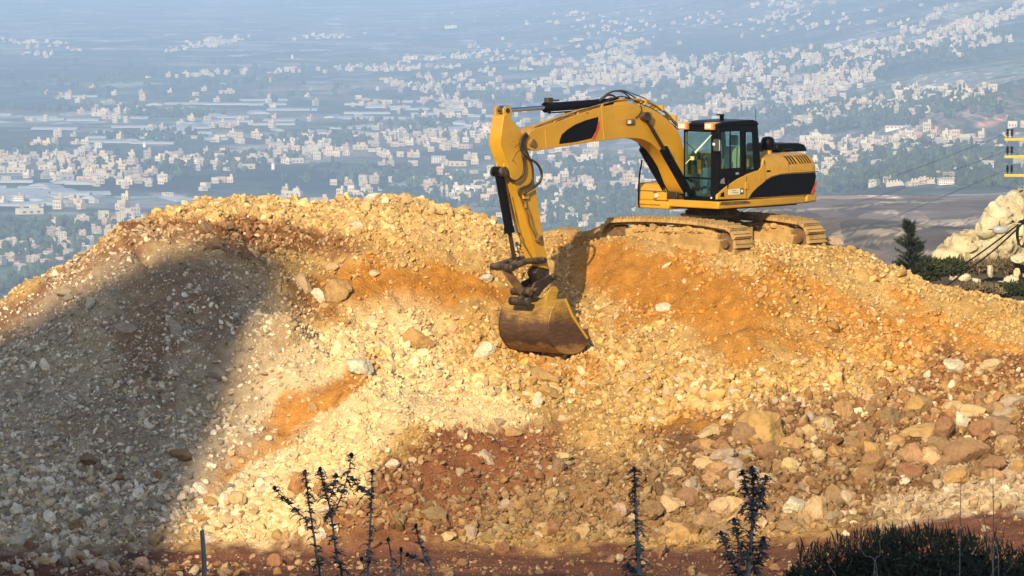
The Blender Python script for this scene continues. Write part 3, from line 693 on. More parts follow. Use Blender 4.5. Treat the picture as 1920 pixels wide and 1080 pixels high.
# land cover, painted per place: field strips, orchards, bare hillside, ploughed earth
def cover(x, y, z):
    P = np.stack([x.ravel(), y.ravel(), z.ravel()], 1); px, py = proj(P); x = x.ravel(); y = y.ravel()
    n = fbm(x/400, y/900, 4, 71); qx = px+n*90; qy = py+n*14
    c = np.tile(np.array([.085, .10, .065]), (len(px), 1))
    def lay(m, k):
        nonlocal c; m = np.clip(m, 0, 1)[:, None]; c = c*(1-m)+np.array(k)*m
    f1 = vnoise(x/90+7*vnoise(x/900, y/900, 1), y/330, 72); f2 = vnoise(x/160, y/520, 73)
    lay((f1 > .62)*.7, (.20, .17, .12)); lay((f2 > .66)*.7, (.10, .14, .055)); lay((f1*f2 > .5)*.8, (.27, .26, .21)); lay((f1 < .27)*.7, (.045, .065, .030))
    f4 = vnoise(x/45+3*vnoise(x/500, y/500, 4), y/110, 74); lay((f4 > .74)*.65, (.30, .28, .24)); f5 = vnoise(x/250, y/60, 75); lay((f5 > .78)*(y > 3500)*.6, (.34, .34, .33)); lay((f5 < .2)*.6, (.03, .045, .025))
    D = (.022, .034, .018)
    for q in ((300, 330, 330, 26, -1, .85), (750, 320, 260, 26, -4, .8), (480, 345, 300, 22, 0, .9), (320, 216, 75, 6, 0, .9), (90, 205, 60, 5, 0, .6), (150, 135, 260, 16, 0, .6),
              (300, 250, 80, 10, 0, .6), (1180, 335, 160, 16, 0, .7), (1200, 400, 120, 20, 0, .6), (1720, 300, 90, 40, 0, .5), (1640, 360, 100, 18, 0, .7), (1480, 240, 220, 20, -6, .7),
              (1750, 115, 180, 30, -12, .8), (1500, 60, 300, 30, -14, .5), (1100, 60, 300, 30, 4, .3), (40, 390, 90, 14, 0, .3), (100, 375, 250, 14, -4, .4), (700, 390, 140, 14, 0, .5)):
        lay(blob(qx, qy, *q[:5])*q[5], D)
    lay(blob(qx, qy, 240, 380, 230, 12, 0)*.6, (.30, .33, .34))                # plastic tunnels, pale
    lay(blob(qx, qy, 330, 225, 420, 12, 0)*.45, (.24, .26, .26))
    lay(blob(qx, qy, 740, 385, 140, 12, 0)*.5, (.22, .17, .13))
    lay(blob(qx, qy, 1440, 262, 90, 16, 5)*.8, (.18, .14, .11))
    lay(blob(qx, qy, 1650, 270, 80, 14, 2)*.9, (.20, .16, .12))
    lay(blob(px, py, 1862, 226, 34, 9, -15), (.55, .30, .18))                  # quarried orange scar
    lay(blob(qx, qy, 1830, 200, 160, 30, -4)*.6, (.20, .15, .12))
    m = np.clip((px-1380)/60, 0, 1)*np.clip((2350-y)/150, 0, 1); lay(m, (.160, .125, .098))
    tt = (y+160*fbm(x/170, y/260, 3, 61))/165.0; fr = tt-np.floor(tt)
    lay(m*(fbm(x/7, y/60, 4, 83) > .55)*.7, (.44, .37, .28)); lay(m*np.clip(fbm(x/60, y/200, 4, 85)-.1, 0, 1)*.7, (.09, .085, .055))
    for x0_, y0_, x1_, y1_, th_, k_ in ((1530, 450, 1850, 410, 7, .8), (1540, 466, 1700, 447, 4, .5), (1390, 398, 1800, 376, 2.2, .7), (1700, 478, 1830, 462, 4, .7), (1560, 432, 1760, 412, 2, .45), (1640, 500, 1720, 492, 3, .4)):
        ly_ = y0_+(px-x0_)*(y1_-y0_)/(x1_-x0_)+fbm(px/70, px*0+y0_, 3, 7)*5; inx = np.clip((px-x0_)/30, 0, 1)*np.clip((x1_-px)/30, 0, 1)
        lay(inx*(np.abs(py-ly_) < th_*(.45+.9*vnoise(px/9, py/3, 87)))*(vnoise(px/4, py/1.6, 88) > .25)*k_, (.50, .41, .28))
        lay(inx*(np.abs(py-ly_-th_*1.5) < th_*.45)*.6, (.10, .085, .065))
    return c
vm, t, b = mat('valley_land'); a = nd(t, 'Attribute', attribute_name='soil')
tc = nd(t, 'TexCoord'); mp = nd(t, 'Mapping'); t.links.new(tc.outputs['Object'], mp.inputs[0]); mp.inputs['Scale'].default_value = (1/38, 1/95, 1)
vr = nd(t, 'TexVoronoi'); vr.inputs['Scale'].default_value = 1; t.links.new(mp.outputs[0], vr.inputs['Vector'])
sc_ = nd(t, 'SeparateColor'); t.links.new(vr.outputs['Color'], sc_.inputs[0])
f = ramp(t, sc_.outputs[0], [(0, (.55, .60, .62)), (.35, (.95, .95, .9)), (.75, (1.1, 1.1, 1.05)), (.93, (1.6, 1.6, 1.7)), (1, (2.4, 2.4, 2.5))]).outputs[0]
c1 = mix(t, 1.0, a.outputs['Color'], f, 'MULTIPLY')
nn = noise_n(t, .06, 6, .7, vec=tc.outputs['Object']); f2 = ramp(t, nn.outputs[0], [(.35, (.6, .62, .65)), (.65, (1.25, 1.22, 1.2))]).outputs[0]
t.links.new(mix(t, 1.0, c1, f2, 'MULTIPLY'), b.inputs['Base Color']); b.inputs['Roughness'].default_value = 1; b.inputs['Specular IOR Level'].default_value = .1
valley = grid_mesh('valley_ground', VX, VY, VZ_, vm, cover(VX, VY, VZ_)); tag(valley, kind='structure', label='hazy valley plain of fields and orchards rising to hills', cat='terrain')

# ---------------------------------------------------------------- haze
hzb = MB(); hzb.box((-14000, -400, -232), (14000, 27500, 70)); haze = hzb.build('haze', [], smooth=0)
hm = bpy.data.materials.new('haze_air'); hm.use_nodes = True; t = hm.node_tree; t.nodes.clear()
pv = nd(t, 'VolumePrincipled'); ho = nd(t, 'OutputMaterial'); t.links.new(pv.outputs[0], ho.inputs['Volume'])
pv.inputs['Color'].default_value = (.41, .62, 1.0, 1); pv.inputs['Density'].default_value = 1.4e-4; pv.inputs['Anisotropy'].default_value = -0.15
haze.data.materials.append(hm); tag(haze, 'blue summer haze filling the valley', 'haze', kind='stuff')

# ---------------------------------------------------------------- towns
# ellipses of settlement: centre, radii, tilt, number, name of the place
TOWN = [
 (110, 318, 170, 22, 4, 260, 'left village belt'), (420, 300, 200, 14, -3, 110, 'left village belt'), (560, 280, 110, 14, -3, 60, 'left village belt'), (170, 300, 60, 14, 0, 30, 'left village belt'),
 (800, 258, 200, 14, -4, 120, 'village belt left of the boom'), (640, 285, 80, 14, 0, 40, 'village belt left of the boom'),
 (50, 480, 110, 34, -12, 200, 'dense town at the lower left'), (90, 445, 150, 22, -8, 130, 'dense town at the lower left'), (220, 425, 120, 26, -6, 36, 'dense town at the lower left'), (150, 385, 200, 16, 0, 20, 'dense town at the lower left'),
 (560, 383, 90, 10, 0, 14, 'houses above the middle of the heap'), (760, 345, 150, 22, -6, 44, 'houses left of the stick'), (830, 300, 110, 22, 0, 26, 'houses left of the stick'), (860, 365, 90, 22, -4, 50, 'houses left of the stick'), (640, 375, 60, 10, 0, 8, 'houses left of the stick'),
 (1090, 345, 120, 22, -3, 60, 'town under the boom'), (1130, 402, 130, 20, 0, 190, 'town under the boom'), (1080, 290, 110, 18, -4, 45, 'town under the boom'), (1190, 320, 70, 14, 0, 24, 'town under the boom'), (1030, 400, 50, 22, 0, 40, 'town under the boom'), (1240, 350, 60, 14, 0, 14, 'town under the boom'), (1400, 392, 60, 6, -3, 24, 'town under the boom'),
 (1660, 285, 150, 26, -5, 220, 'right hill town'), (1590, 310, 80, 34, 0, 200, 'right hill town'), (1750, 285, 120, 24, -8, 170, 'right hill town'), (1830, 300, 90, 24, -5, 50, 'right hill town'), (1740, 335, 110, 10, -3, 36, 'right hill town'), (1600, 345, 50, 10, 0, 20, 'right hill town'),
 (1340, 205, 130, 12, -6, 110, 'town behind the cab'), (1450, 180, 110, 22, -6, 160, 'town behind the cab'), (1560, 160, 90, 22, -22, 130, 'town behind the cab'), (1280, 225, 60, 12, 0, 50, 'town behind the cab'),
 (1640, 200, 160, 14, -3, 110, 'scattered right suburb'), (1730, 180, 160, 16, -6, 80, 'scattered right suburb'), (1530, 222, 80, 12, 0, 30, 'scattered right suburb'), (1460, 252, 60, 8, -20, 14, 'scattered right suburb'),
 (1150, 150, 190, 14, -3, 150, 'far town'), (1330, 118, 230, 12, -3, 260, 'far town'), (1500, 112, 190, 16, -5, 280, 'far town'), (1600, 125, 110, 16, -22, 160, 'far town'), (1050, 115, 150, 14, 0, 80, 'far town'), (1150, 95, 60, 18, -20, 80, 'far town'), (1380, 145, 170, 14, 0, 130, 'far town'),
 (1760, 70, 150, 10, -22, 150, 'far hill village'), (1860, 40, 90, 14, -22, 120, 'far hill village'), (1850, 80, 90, 8, -6, 100, 'far hill village'), (1700, 92, 110, 8, -10, 90, 'far hill village'), (1720, 50, 80, 10, -30, 40, 'far hill village'),
 (720, 128, 110, 7, -1, 80, 'far village row'), (430, 138, 170, 6, -3, 50, 'far village row'), (860, 105, 160, 10, -3, 60, 'far village row'), (850, 150, 110, 14, -3, 60, 'far village row'), (760, 162, 60, 10, 0, 40, 'far village row'),
 (390, 82, 70, 9, -8, 70, 'faint village'), (60, 86, 90, 8, 6, 40, 'faint village'), (620, 68, 110, 5, -3, 30, 'faint village'), (90, 104, 110, 4, 0, 16, 'faint village'),
 (1250, 50, 300, 26, -8, 90, 'slope hamlet'), (1100, 40, 240, 30, 0, 40, 'slope hamlet'), (1550, 40, 240, 26, -10, 60, 'slope hamlet'), (1450, 8, 120, 5, -3, 30, 'slope hamlet'),
 (350, 175, 420, 30, 0, 40, 'scattered farms'), (350, 230, 420, 26, 0, 45, 'scattered farms'), (800, 200, 220, 34, 0, 60, 'scattered farms'), (1000, 220, 160, 18, 0, 60, 'scattered farms'), (350, 265, 350, 12, 0, 30, 'scattered farms'), (1150, 190, 130, 12, 0, 40, 'scattered farms'),
]
rt = np.random.default_rng(21); hp = []
for cx, cy, rx, ry, a, n, nm in TOWN:
    q = rt.normal(0, .52, (n, 2)).clip(-1.25, 1.25); c, s = math.cos(R(a)), math.sin(R(a))
    # little streets: pull points into clumps
    cl = rt.normal(0, .6, (max(3, n//9), 2)); pick = rt.integers(0, len(cl), n); mixw = rt.random((n, 1)) < .55
    q = np.where(mixw, cl[pick]+rt.normal(0, .09, (n, 2)), q)
    X = cx+q[:, 0]*rx*c-q[:, 1]*ry*s; Y = cy+q[:, 0]*rx*s+q[:, 1]*ry*c
    for i in range(n): hp.append((X[i], Y[i], nm))
hxx, hyy, hzz = vhit([p[0] for p in hp], [p[1] for p in hp])
H = [(hxx[i], hyy[i], hzz[i], hp[i][2], hp[i][0], hp[i][1]) for i in range(len(hp)) if not np.isnan(hyy[i]) and (hyy[i] > 2400 or hp[i][0] < 1400) and hyy[i] > 2200]
# drop houses standing inside each other
cell = {}; H2 = []
for h in H:
    k = (int(h[0]//13), int(h[1]//26))
    if k in cell: continue
    cell[k] = 1; H2.append(h)
H = H2
SILx = [-200, 0, 110, 200, 300, 400, 600, 770, 850, 950, 1040, 1110, 1400, 1560, 1640, 1710, 1920]; SILy = [600, 556, 496, 436, 392, 371, 370, 368, 390, 432, 424, 442, 463, 458, 480, 514, 563]
def in_view(h): return -10 < h[4] < 1930 and h[5] < np.interp(h[4], SILx, SILy)-1 and not (950 < h[4] < 1280 and 195 < h[5] < 275 and h[5] > 195 and h[4] > 1030 and h[5] < 258) and not (1285 < h[4] < 1535 and 225 < h[5] < 392)
H.sort(key=lambda h: h[1])
near = [h for h in H if in_view(h)][:300]; ids = set(id(h) for h in near); farh = [h for h in H if id(h) not in ids]
print('houses', len(H), 'near', len(near), 'to', near[-1][1])

wallm, t, b = mat('plastered_wall'); oi = nd(t, 'ObjectInfo'); n = noise_n(t, .5, 5)
f = ramp(t, n.outputs[0], [(.3, (.86, .85, .84)), (.7, (1.06, 1.06, 1.06))]).outputs[0]
t.links.new(mix(t, 1.0, oi.outputs['Color'], f, 'MULTIPLY'), b.inputs['Base Color']); b.inputs['Roughness'].default_value = .9
winm = simple('dark_window', (.05, .055, .06), .35, var=.3); roofm = simple('flat_roof', (.42, .39, .35), .95, var=.3, scale=.6); tilem = simple('red_roof_tile', (.36, .15, .09), .9, var=.3, scale=1)
tankm = simple('water_tank', (.55, .56, .58), .6)
def house_parts(seed, kind):
    """name -> (mesh, material) lists for one house type, width about 11 m"""
    r = random.Random(seed); parts = []; w, d = r.uniform(9, 13.5), r.uniform(9, 12); fl = {'low': 1, 'two': 2, 'three': 3, 'tall': 5}[kind]
    if kind == 'low': w *= 1.2
    hh = 3.1*fl; wb = MB(); wb.box((-w/2, -d/2, -3), (w/2, d/2, hh))
    for k in range(1, fl+1): wb.box((-w/2-.35, -d/2-.35, 3.1*k-.25), (w/2+.35, d/2+.35, 3.1*k))
    if r.random() < .6: wb.box((-w/2-.003, -d/2-1.4, -3), (-w/6, -d/2-.004, 3.1*max(1, fl-1)-.01))
    if fl > 1 and r.random() < .7: wb.box((w*.08, -d/2+.6, hh+.004), (w*.42, d*.1, hh+2.5))
    rb = MB(); tiled = r.random() < .28 and kind in ('low', 'two')
    if tiled:
        z = hh+.01; rb.add([(-w/2-.6, -d/2-.6, z), (w/2+.6, -d/2-.6, z), (w/2+.6, d/2+.6, z), (-w/2-.6, d/2+.6, z), (-w*.2, 0, z+2.2), (w*.2, 0, z+2.2)], [(0, 1, 5, 4), (1, 2, 5), (2, 3, 4, 5), (3, 0, 4), (3, 2, 1, 0)])
    else:
        for a, c in (((-w/2, -d/2), (w/2, -d/2+.22)), ((-w/2, d/2-.22), (w/2, d/2)), ((-w/2, -d/2+.22), (-w/2+.22, d/2-.22)), ((w/2-.22, -d/2+.22), (w/2, d/2-.22))):
            rb.box((a[0], a[1], hh+.01), (c[0], c[1], hh+.75))
        rb.cyl((-w*.3, d*.15, hh+.02), (-w*.3, d*.15, hh+1.7), .7, 10)
        rb.box((-w/2+.25, -d/2+.25, hh+.005), (w/2-.25, d/2-.25, hh+.10))
    wins = []
    nb = max(2, int(w/3))
    for k in range(fl):
        for j in range(nb):
            x = -w/2+(j+.5)*w/nb; z = 3.1*k+1.0
            if r.random() < .12: continue
            ww = r.choice((.6, .75, .75, 1.2)); q = MB(); q.box((x-ww, -d/2-.06, z), (x+ww, -d/2-.02, z+1.45)); wins.append(q)
        for sx in (-1, 1):
            for j in range(2):
                y = -d/4+j*d/2; q = MB(); q.box((sx*(w/2+.04)-.02, y-.6, 3.1*k+1.0), (sx*(w/2+.04)+.02, y+.6, 3.1*k+2.4)); wins.append(q)
    return wb, rb, wins, tiled
KN = [('low', 'single storey'), ('two', 'two storey'), ('two', 'two storey'), ('three', 'three storey'), ('three', 'three storey'), ('tall', 'five storey')]
WT = [((.54, .50, .42), 'white'), ((.54, .45, .32), 'sand coloured'), ((.52, .45, .35), 'cream'), ((.36, .33, .29), 'unfinished grey'), ((.50, .37, .29), 'pinkish')]
types = []
for i in range(18):
    kd, kw = KN[i % 6]; wb, rb, wins, tiled = house_parts(900+i, kd); root = empty('house', (0, 0, -5000))
    wo = wb.build('wall', wallm, root, smooth=0); ro = rb.build('roof', tilem if tiled else roofm, root, smooth=0)
    for q in wins: q.build('window', winm, root, smooth=0)
    al = MB(); al.v = list(wb.v); al.f = list(wb.f); mi = [0]*len(al.f)
    for q, k in [(rb, 1)]+[(q, 2) for q in wins]: al.add(q.v, q.f); mi += [k]*len(q.f)
    me = bpy.data.meshes.new('house_shape'); me.from_pydata(al.v, [], al.f); me.update()
    for m_ in (wallm, tilem if tiled else roofm, winm): me.materials.append(m_)
    me.polygons.foreach_set('material_index', mi)
    bm = bmesh.new(); bm.from_mesh(me); bmesh.ops.recalc_face_normals(bm, faces=bm.faces); bm.to_mesh(me); bm.free()
    types.append((root, me, kw, tiled))
wts = np.array([.32, .20, .23, .17, .08])
rh = random.Random(5)
for i, h in enumerate(near):
    k = rh.randrange(18)
    root, me, kw, tiled = types[k]
    if kw == 'five storey' and rh.random() < .7: root, me, kw, tiled = types[k-2]
    tint, cw = WT[int(rt.choice(5, p=wts))]
    if i < 110:
        o = copy_tree(root); tgt = list(o.children)
    else:
        o = bpy.data.objects.new('house', me); COL.objects.link(o); tgt = [o]
    for q in tgt: q.color = (*[min(.9, c*rh.uniform(.9, 1.08)) for c in tint], 1)
    sc0 = .48+.18*min(1, max(0, (h[1]-3000)/2500)); o.location = (h[0], h[1], h[2]); o.rotation_euler = (0, 0, R(rh.uniform(-38, 38))); o.scale = (sc0*rh.uniform(.8, 1.3), sc0, sc0*rh.uniform(.68, .9))
    side_ = 'left' if h[4] < 640 else 'middle' if h[4] < 1280 else 'right'
    lab = f"{cw} {kw} house, {'red tiled' if tiled else 'flat'} roof, {h[3]}"
    tag(o, lab, 'house', 'valley houses: '+lab)
for root, me, kw, tiled in types:
    for q in list(root.children): bpy.data.objects.remove(q)
    bpy.data.objects.remove(root)

# the rest of the towns: one mass of buildings
vv_, ff_, cc_ = [], [], []
def add_box_np(x, y, z, w, d, h, a, colr, base=3):
    c, s = math.cos(a), math.sin(a); n = len(vv_)
    for zz in (z-base, z+h):
        for sx, sy in ((-1, -1), (1, -1), (1, 1), (-1, 1)):
            vv_.append((x+sx*w/2*c-sy*d/2*s, y+sx*w/2*s+sy*d/2*c, zz))
    for q in ((4, 5, 6, 7), (0, 1, 5, 4), (1, 2, 6, 5), (2, 3, 7, 6), (3, 0, 4, 7)): ff_.append(tuple(n+i for i in q)); cc_.append(colr)
for h in farh:
    far_ = h[1] > 7000
    w, d = rh.uniform(4, 8), rh.uniform(4, 7.5); hh = rh.choice((3.0, 3.0, 5, 5, 7)) if not far_ else rh.choice((2.5, 3, 4, 6)); a = R(rh.uniform(-40, 40))
    if rh.random() < .07: w *= 2.6; hh = 4.5
    tint, _ = WT[int(rt.choice(5, p=wts))]; k = rh.uniform(.85, 1.08); cl_ = tuple(min(.88, q*k) for q in tint)
    add_box_np(h[0], h[1], h[2], w, d, hh, a, cl_)
    c, s = math.cos(a), math.sin(a)
    if rh.random() < .5: add_box_np(h[0]+c*w*.2, h[1]+s*w*.2, h[2]+hh, w*.35, d*.4, 2.4, a, cl_, 0)
    if h[1] < 9000:
        for k2 in range(int(hh/3)):
            for j in (-.3, 0, .3):
                add_box_np(h[0]+c*w*j+s*(d/2+.06), h[1]+s*w*j-c*(d/2+.06), h[2]+k2*3.1+1, w*.13, .1, 1.5, a, (.08, .085, .09), 0)
me = bpy.data.meshes.new('distant_town'); me.from_pydata(vv_, [], ff_); me.update()
ca = me.attributes.new('wallcol', 'FLOAT_COLOR', 'FACE'); ca.data.foreach_set('color', np.concatenate([np.array(cc_), np.ones((len(cc_), 1))], 1).astype(np.float32).ravel())
tm, t, b = mat('far_plaster'); a = nd(t, 'Attribute', attribute_name='wallcol'); t.links.new(a.outputs['Color'], b.inputs['Base Color']); b.inputs['Roughness'].default_value = .9
me.materials.append(tm); to = bpy.data.objects.new('distant_town', me); COL.objects.link(to)
tag(to, 'countless small pale houses of the farther towns and villages', 'town', kind='stuff')

# named larger buildings --------------------------------------------
def vpoint(px, py):
    x, y, z = vhit([px], [py]); return Vector((x[0], y[0], z[0]))
def block(name, cat, label, px, py, w, h, tint, depth=14, roof='flat', floors=2, rz=0, nwin=8):
    p = vpoint(px, py); s = p.y/FPX; W = w*s; Hh = h*s; root = empty(name, p, R(rz)); tag(root, label, cat)
    q = MB(); q.box((-W/2, 0, -3), (W/2, depth, Hh)); wo = q.build('wall', wallm, root, smooth=0); wo.color = (*tint, 1)
    q = MB()
    if roof == 'flat': q.box((-W/2-.4, -.4, Hh+.01), (W/2+.4, depth+.4, Hh+.6))
    elif roof == 'arch':
        pl = [(W/2*math.cos(a_), Hh+.01+Hh*.9*math.sin(a_)) for a_ in np.linspace(0, math.pi, 13)]; q.prism(pl, -.3, depth+.3)
    ro = q.build('roof', wallm if roof == 'arch' else roofm, root, smooth=30); ro.color = (.82, .80, .75, 1)
    for k in range(floors):
        for j in range(nwin):
            x = -W/2+(j+.5)*W/nwin; fh = Hh/floors; q = MB(); q.box((x-W/nwin*.28, -.07, k*fh+fh*.3), (x+W/nwin*.28, -.02, k*fh+fh*.75)); q.build('window', winm, root, smooth=0)
    return root
W_, S_, C_ = (.80, .77, .70), (.70, .58, .42), (.74, .66, .52)
block('warehouse', 'warehouse', 'long white two storey building in the left village belt', 363, 307, 36, 10, W_, 16, 'flat', 2)
block('apartment_building', 'building', 'sand coloured apartment block at the lower edge of the left village belt', 188, 329, 22, 11, S_, 12, 'flat', 4, 0, 5)
block('apartment_building', 'building', 'grey apartment tower standing alone above the left village belt', 184, 278, 14, 12, (.6, .6, .58), 12, 'flat', 4, 0, 3)
block('apartment_building', 'building', 'tall building at the top of the lower left town with four rows of windows', 34, 380, 20, 12, (.74, .7, .62), 12, 'flat', 3, 0, 5)
block('storage_hall', 'hall', 'white hall with an arched roof left of the stick', 872, 361, 38, 6, W_, 22, 'arch', 1, 0, 4)
block('apartment_building', 'building', 'stepped grey and white apartment block left of the stick', 822, 306, 26, 12, (.62, .6, .56), 12, 'flat', 4, 0, 6)
block('apartment_building', 'building', 'white apartment block right of the stick at the foot of the town', 1072, 418, 22, 16, W_, 12, 'flat', 4, 0, 5)
block('apartment_building', 'building', 'cream apartment block between stick and cab under the boom', 1112, 276, 22, 12, C_, 12, 'flat', 4, 0, 5)
block('school_building', 'school', 'long cream building with many windows under the boom', 1097, 324, 76, 8, C_, 12, 'flat', 2, 0, 16)
block('warehouse', 'warehouse', 'long pale shed above the orange scar on the right hillside', 1683, 242, 44, 5, W_, 14, 'flat', 1, 0, 6)
block('villa', 'villa', 'large cream villa near the insulators on the right', 1829, 315, 26, 16, C_, 14, 'flat', 3, 0, 5)
block('villa', 'villa', 'grey villa with balconies right of the large cream villa', 1853, 316, 20, 13, (.62, .62, .6), 12, 'flat', 3, 0, 4)
block('villa', 'villa', 'cream villa standing apart at the lower edge of the right hill town', 1812, 328, 20, 12, S_, 12, 'flat', 2, 0, 4)
block('school_building', 'school', 'long white building at the bottom of the right hill town', 1775, 346, 28, 9, W_, 12, 'flat', 2, 0, 7)
block('farm_building', 'farm', 'pale rectangular hall far away on the upper plain', 845, 53, 22, 5, (.85, .82, .76), 30, 'flat', 1, 0, 3)
block('farm_building', 'farm', 'cream rectangular hall right of the far village row', 769, 111, 26, 5, (.85, .78, .64), 30, 'flat', 1, 0, 3)
# mosques with minarets and the walled field
def minaret(px, py, h, label):
    p = vpoint(px, py); s = p.y/FPX; Hh = h*s; root = empty('minaret', p); tag(root, label, 'minaret')
    q = MB(); q.cyl((0, 0, -3), (0, 0, Hh*.75), 1.6, 12); q.cyl((0, 0, Hh*.74), (0, 0, Hh*.78), 2.4, 12); q.cyl((0, 0, Hh*.78), (0, 0, Hh*.9), 1.2, 12)
    a_ = q.build('tower', wallm, root); a_.color = (.8, .78, .72, 1); q = MB(); q.cyl((0, 0, Hh*.9), (0, 0, Hh), 1.4, 12, .05); a_ = q.build('spire', wallm, root); a_.color = (.6, .62, .6, 1)
minaret(512, 318, 13, 'white minaret standing left of the orchard edge'); minaret(271, 276, 10, 'small white minaret above the left village belt')
minaret(845, 345, 16, 'white minaret among the houses left of the stick'); minaret(548, 110, 8, 'tiny white minaret on the far plain')
minaret(1784, 98, 15, 'thin pale tower below the far hill village'); minaret(226, 316, 12, 'minaret at the edge of the left village belt')
p0, p1 = vpoint(1662, 351), vpoint(1790, 344); q = MB(); dirv = (p1-p0); L0 = dirv.length; nseg = 22
for k in range(nseg):
    a_ = p0+dirv*(k/nseg); z_ = float(valley_z(np.array([a_.x]), np.array([a_.y]))[0]); ln = L0/nseg
    q.box((k*ln, -.3, z_-p0.z-2), (k*ln+ln*.997, .3, z_-p0.z+2.6)); q.box((k*ln+ln*.35, -.299, z_-p0.z+2.6), (k*ln+ln*.65, .299, z_-p0.z+3.8))
wl = q.build('boundary_wall', wallm, smooth=0); wl.location = p0; wl.rotation_euler = (0, 0, math.atan2(dirv.y, dirv.x)); wl.color = (.72, .64, .50, 1); tag(wl, 'long pale boundary wall with raised teeth below the right hill town', 'wall')

# plastic tunnels of the market gardens
gh = simple('greenhouse_film', (.36, .40, .43), .6, var=.25, scale=.05)
q = MB(); pl = [(4*math.cos(a_), 2.6*math.sin(a_)) for a_ in np.linspace(0, math.pi, 9)]; q.prism(pl, 0, 1); ghm = q.build('greenhouse', gh, smooth=30)
GH = [(80, 368, 'pale plastic greenhouse in the row above the lower left town', 40), (230, 240, 'long plastic greenhouse on the left plain', 26), (520, 215, 'long plastic greenhouse on the middle plain', 22), (850, 215, 'long plastic greenhouse left of the boom', 20)]
first = True
for gx0, gy0, lab, n in GH:
    for k in range(n):
        px_, py_ = (gx0+rh.gauss(0, 60 if gy0 > 300 else 140), gy0+rh.gauss(0, 10 if gy0 > 300 else 22))
        if not in_view((0, 0, 0, '', px_, py_)): continue
        x, y, z = vhit([px_], [py_])
        if np.isnan(y[0]) : continue
        o = ghm if first else ghm.copy()
        if not first: COL.objects.link(o)
        first = False
        o.location = (x[0], y[0], z[0]-.3); o.scale = (rh.uniform(1, 3.5), rh.uniform(25, 45) if gy0 > 300 else rh.uniform(30, 60), 1.1); o.rotation_euler = (0, 0, R(90+rh.uniform(-14, 14) if rh.random() < .75 else rh.uniform(-20, 20)))
        tag(o, lab, 'greenhouse', 'greenhouses: '+lab)

# roads across the plain
def road_strip(name, pts, width, label):
    V = [vpoint(*p) for p in pts]; P = []
    for a_, b_ in zip(V[:-1], V[1:]):
        n_ = max(2, int((b_-a_).length/40))
        for k in range(n_): c_ = a_.lerp(b_, k/n_); P.append(c_)
    P.append(V[-1]); vs2, fs2 = [], []
    for i, p in enumerate(P):
        t_ = (P[min(i+1, len(P)-1)]-P[max(0, i-1)]); n_ = Vector((-t_.y, t_.x, 0)).normalized()*width/2
        for sgn in (-1, 1):
            w_ = p+n_*sgn; vs2.append((w_.x, w_.y, float(valley_z(np.array([w_.x]), np.array([w_.y]))[0])+.9))
    for i in range(len(P)-1): fs2.append((2*i, 2*i+1, 2*i+3, 2*i+2))
    q = MB(); q.add(vs2, fs2); o = q.build(name, roadm, smooth=0); tag(o, label, 'road', kind='structure')
roadm = simple('pale_road', (.42, .38, .33), .9)
road_strip('road', [(1400, 252), (1440, 262), (1470, 278)], 6, 'pale country road right of the cab roof')
road_strip('road.001', [(1600, 261), (1640, 272), (1666, 287)], 7, 'pale track crossing the ploughed field')
road_strip('road.002', [(1640, 258), (1690, 259), (1716, 262)], 8, 'pale road along the top of the ploughed field')
road_strip('road.003', [(1480, 143), (1540, 138)], 12, 'pale highway below the far town')

# trees and groves of the valley: one far mass
rv = np.random.default_rng(33); tp = []
GR = [(320, 216, 75, 4, 0, 260), (150, 205, 120, 6, 0, 120), (600, 265, 90, 10, 0, 200), (280, 258, 90, 8, 0, 160), (60, 288, 60, 10, 0, 90), (470, 297, 100, 8, 0, 120), (260, 315, 240, 20, 0, 160),
      (80, 520, 90, 12, -20, 140), (130, 430, 150, 20, 0, 120), (60, 470, 100, 25, 0, 120), (30, 440, 60, 10, 0, 90), (760, 385, 130, 16, 0, 200), (860, 350, 110, 22, 0, 170), (700, 330, 160, 20, 0, 120),
      (1120, 375, 150, 20, 0, 320), (1150, 400, 120, 22, 0, 300), (1210, 330, 90, 14, 0, 160), (1090, 320, 110, 18, 0, 200), (1040, 390, 60, 25, 0, 120), (1180, 420, 100, 6, 0, 120),
      (1640, 305, 160, 26, 0, 500), (1715, 300, 50, 26, 0, 320), (1760, 320, 60, 16, 0, 240), (1830, 300, 90, 22, 0, 260), (1580, 350, 80, 10, -6, 300), (1660, 335, 110, 12, 0, 240), (1860, 345, 70, 6, 0, 140),
      (1640, 210, 200, 18, 0, 350), (1480, 215, 120, 16, 0, 260), (1760, 190, 150, 22, 0, 260), (1440, 250, 120, 8, 0, 140), (1600, 235, 120, 10, 0, 140), (1350, 175, 160, 20, 0, 200), (1750, 105, 160, 14, -10, 220),
      (800, 240, 180, 24, 0, 200), (900, 190, 200, 20, 0, 120), (400, 160, 400, 40, 0, 200), (1500, 120, 250, 22, 0, 220)]
for cx, cy, rx, ry, a, n in GR:
    q = rv.normal(0, .5, (n, 2)); c, s = math.cos(R(a)), math.sin(R(a)); tp += list(zip(cx+q[:, 0]*rx*c-q[:, 1]*ry*s, cy+q[:, 0]*rx*s+q[:, 1]*ry*c))
tx, ty, tz = vhit([p[0] for p in tp], [p[1] for p in tp])
bm = bmesh.new(); bmesh.ops.create_icosphere(bm, subdivisions=2, radius=1); bv = np.array([v.co[:] for v in bm.verts]); bf = np.array([[v.index for v in f_.verts] for f_ in bm.faces]); bm.free()
V_, F_, C2 = [], [], []; k = 0
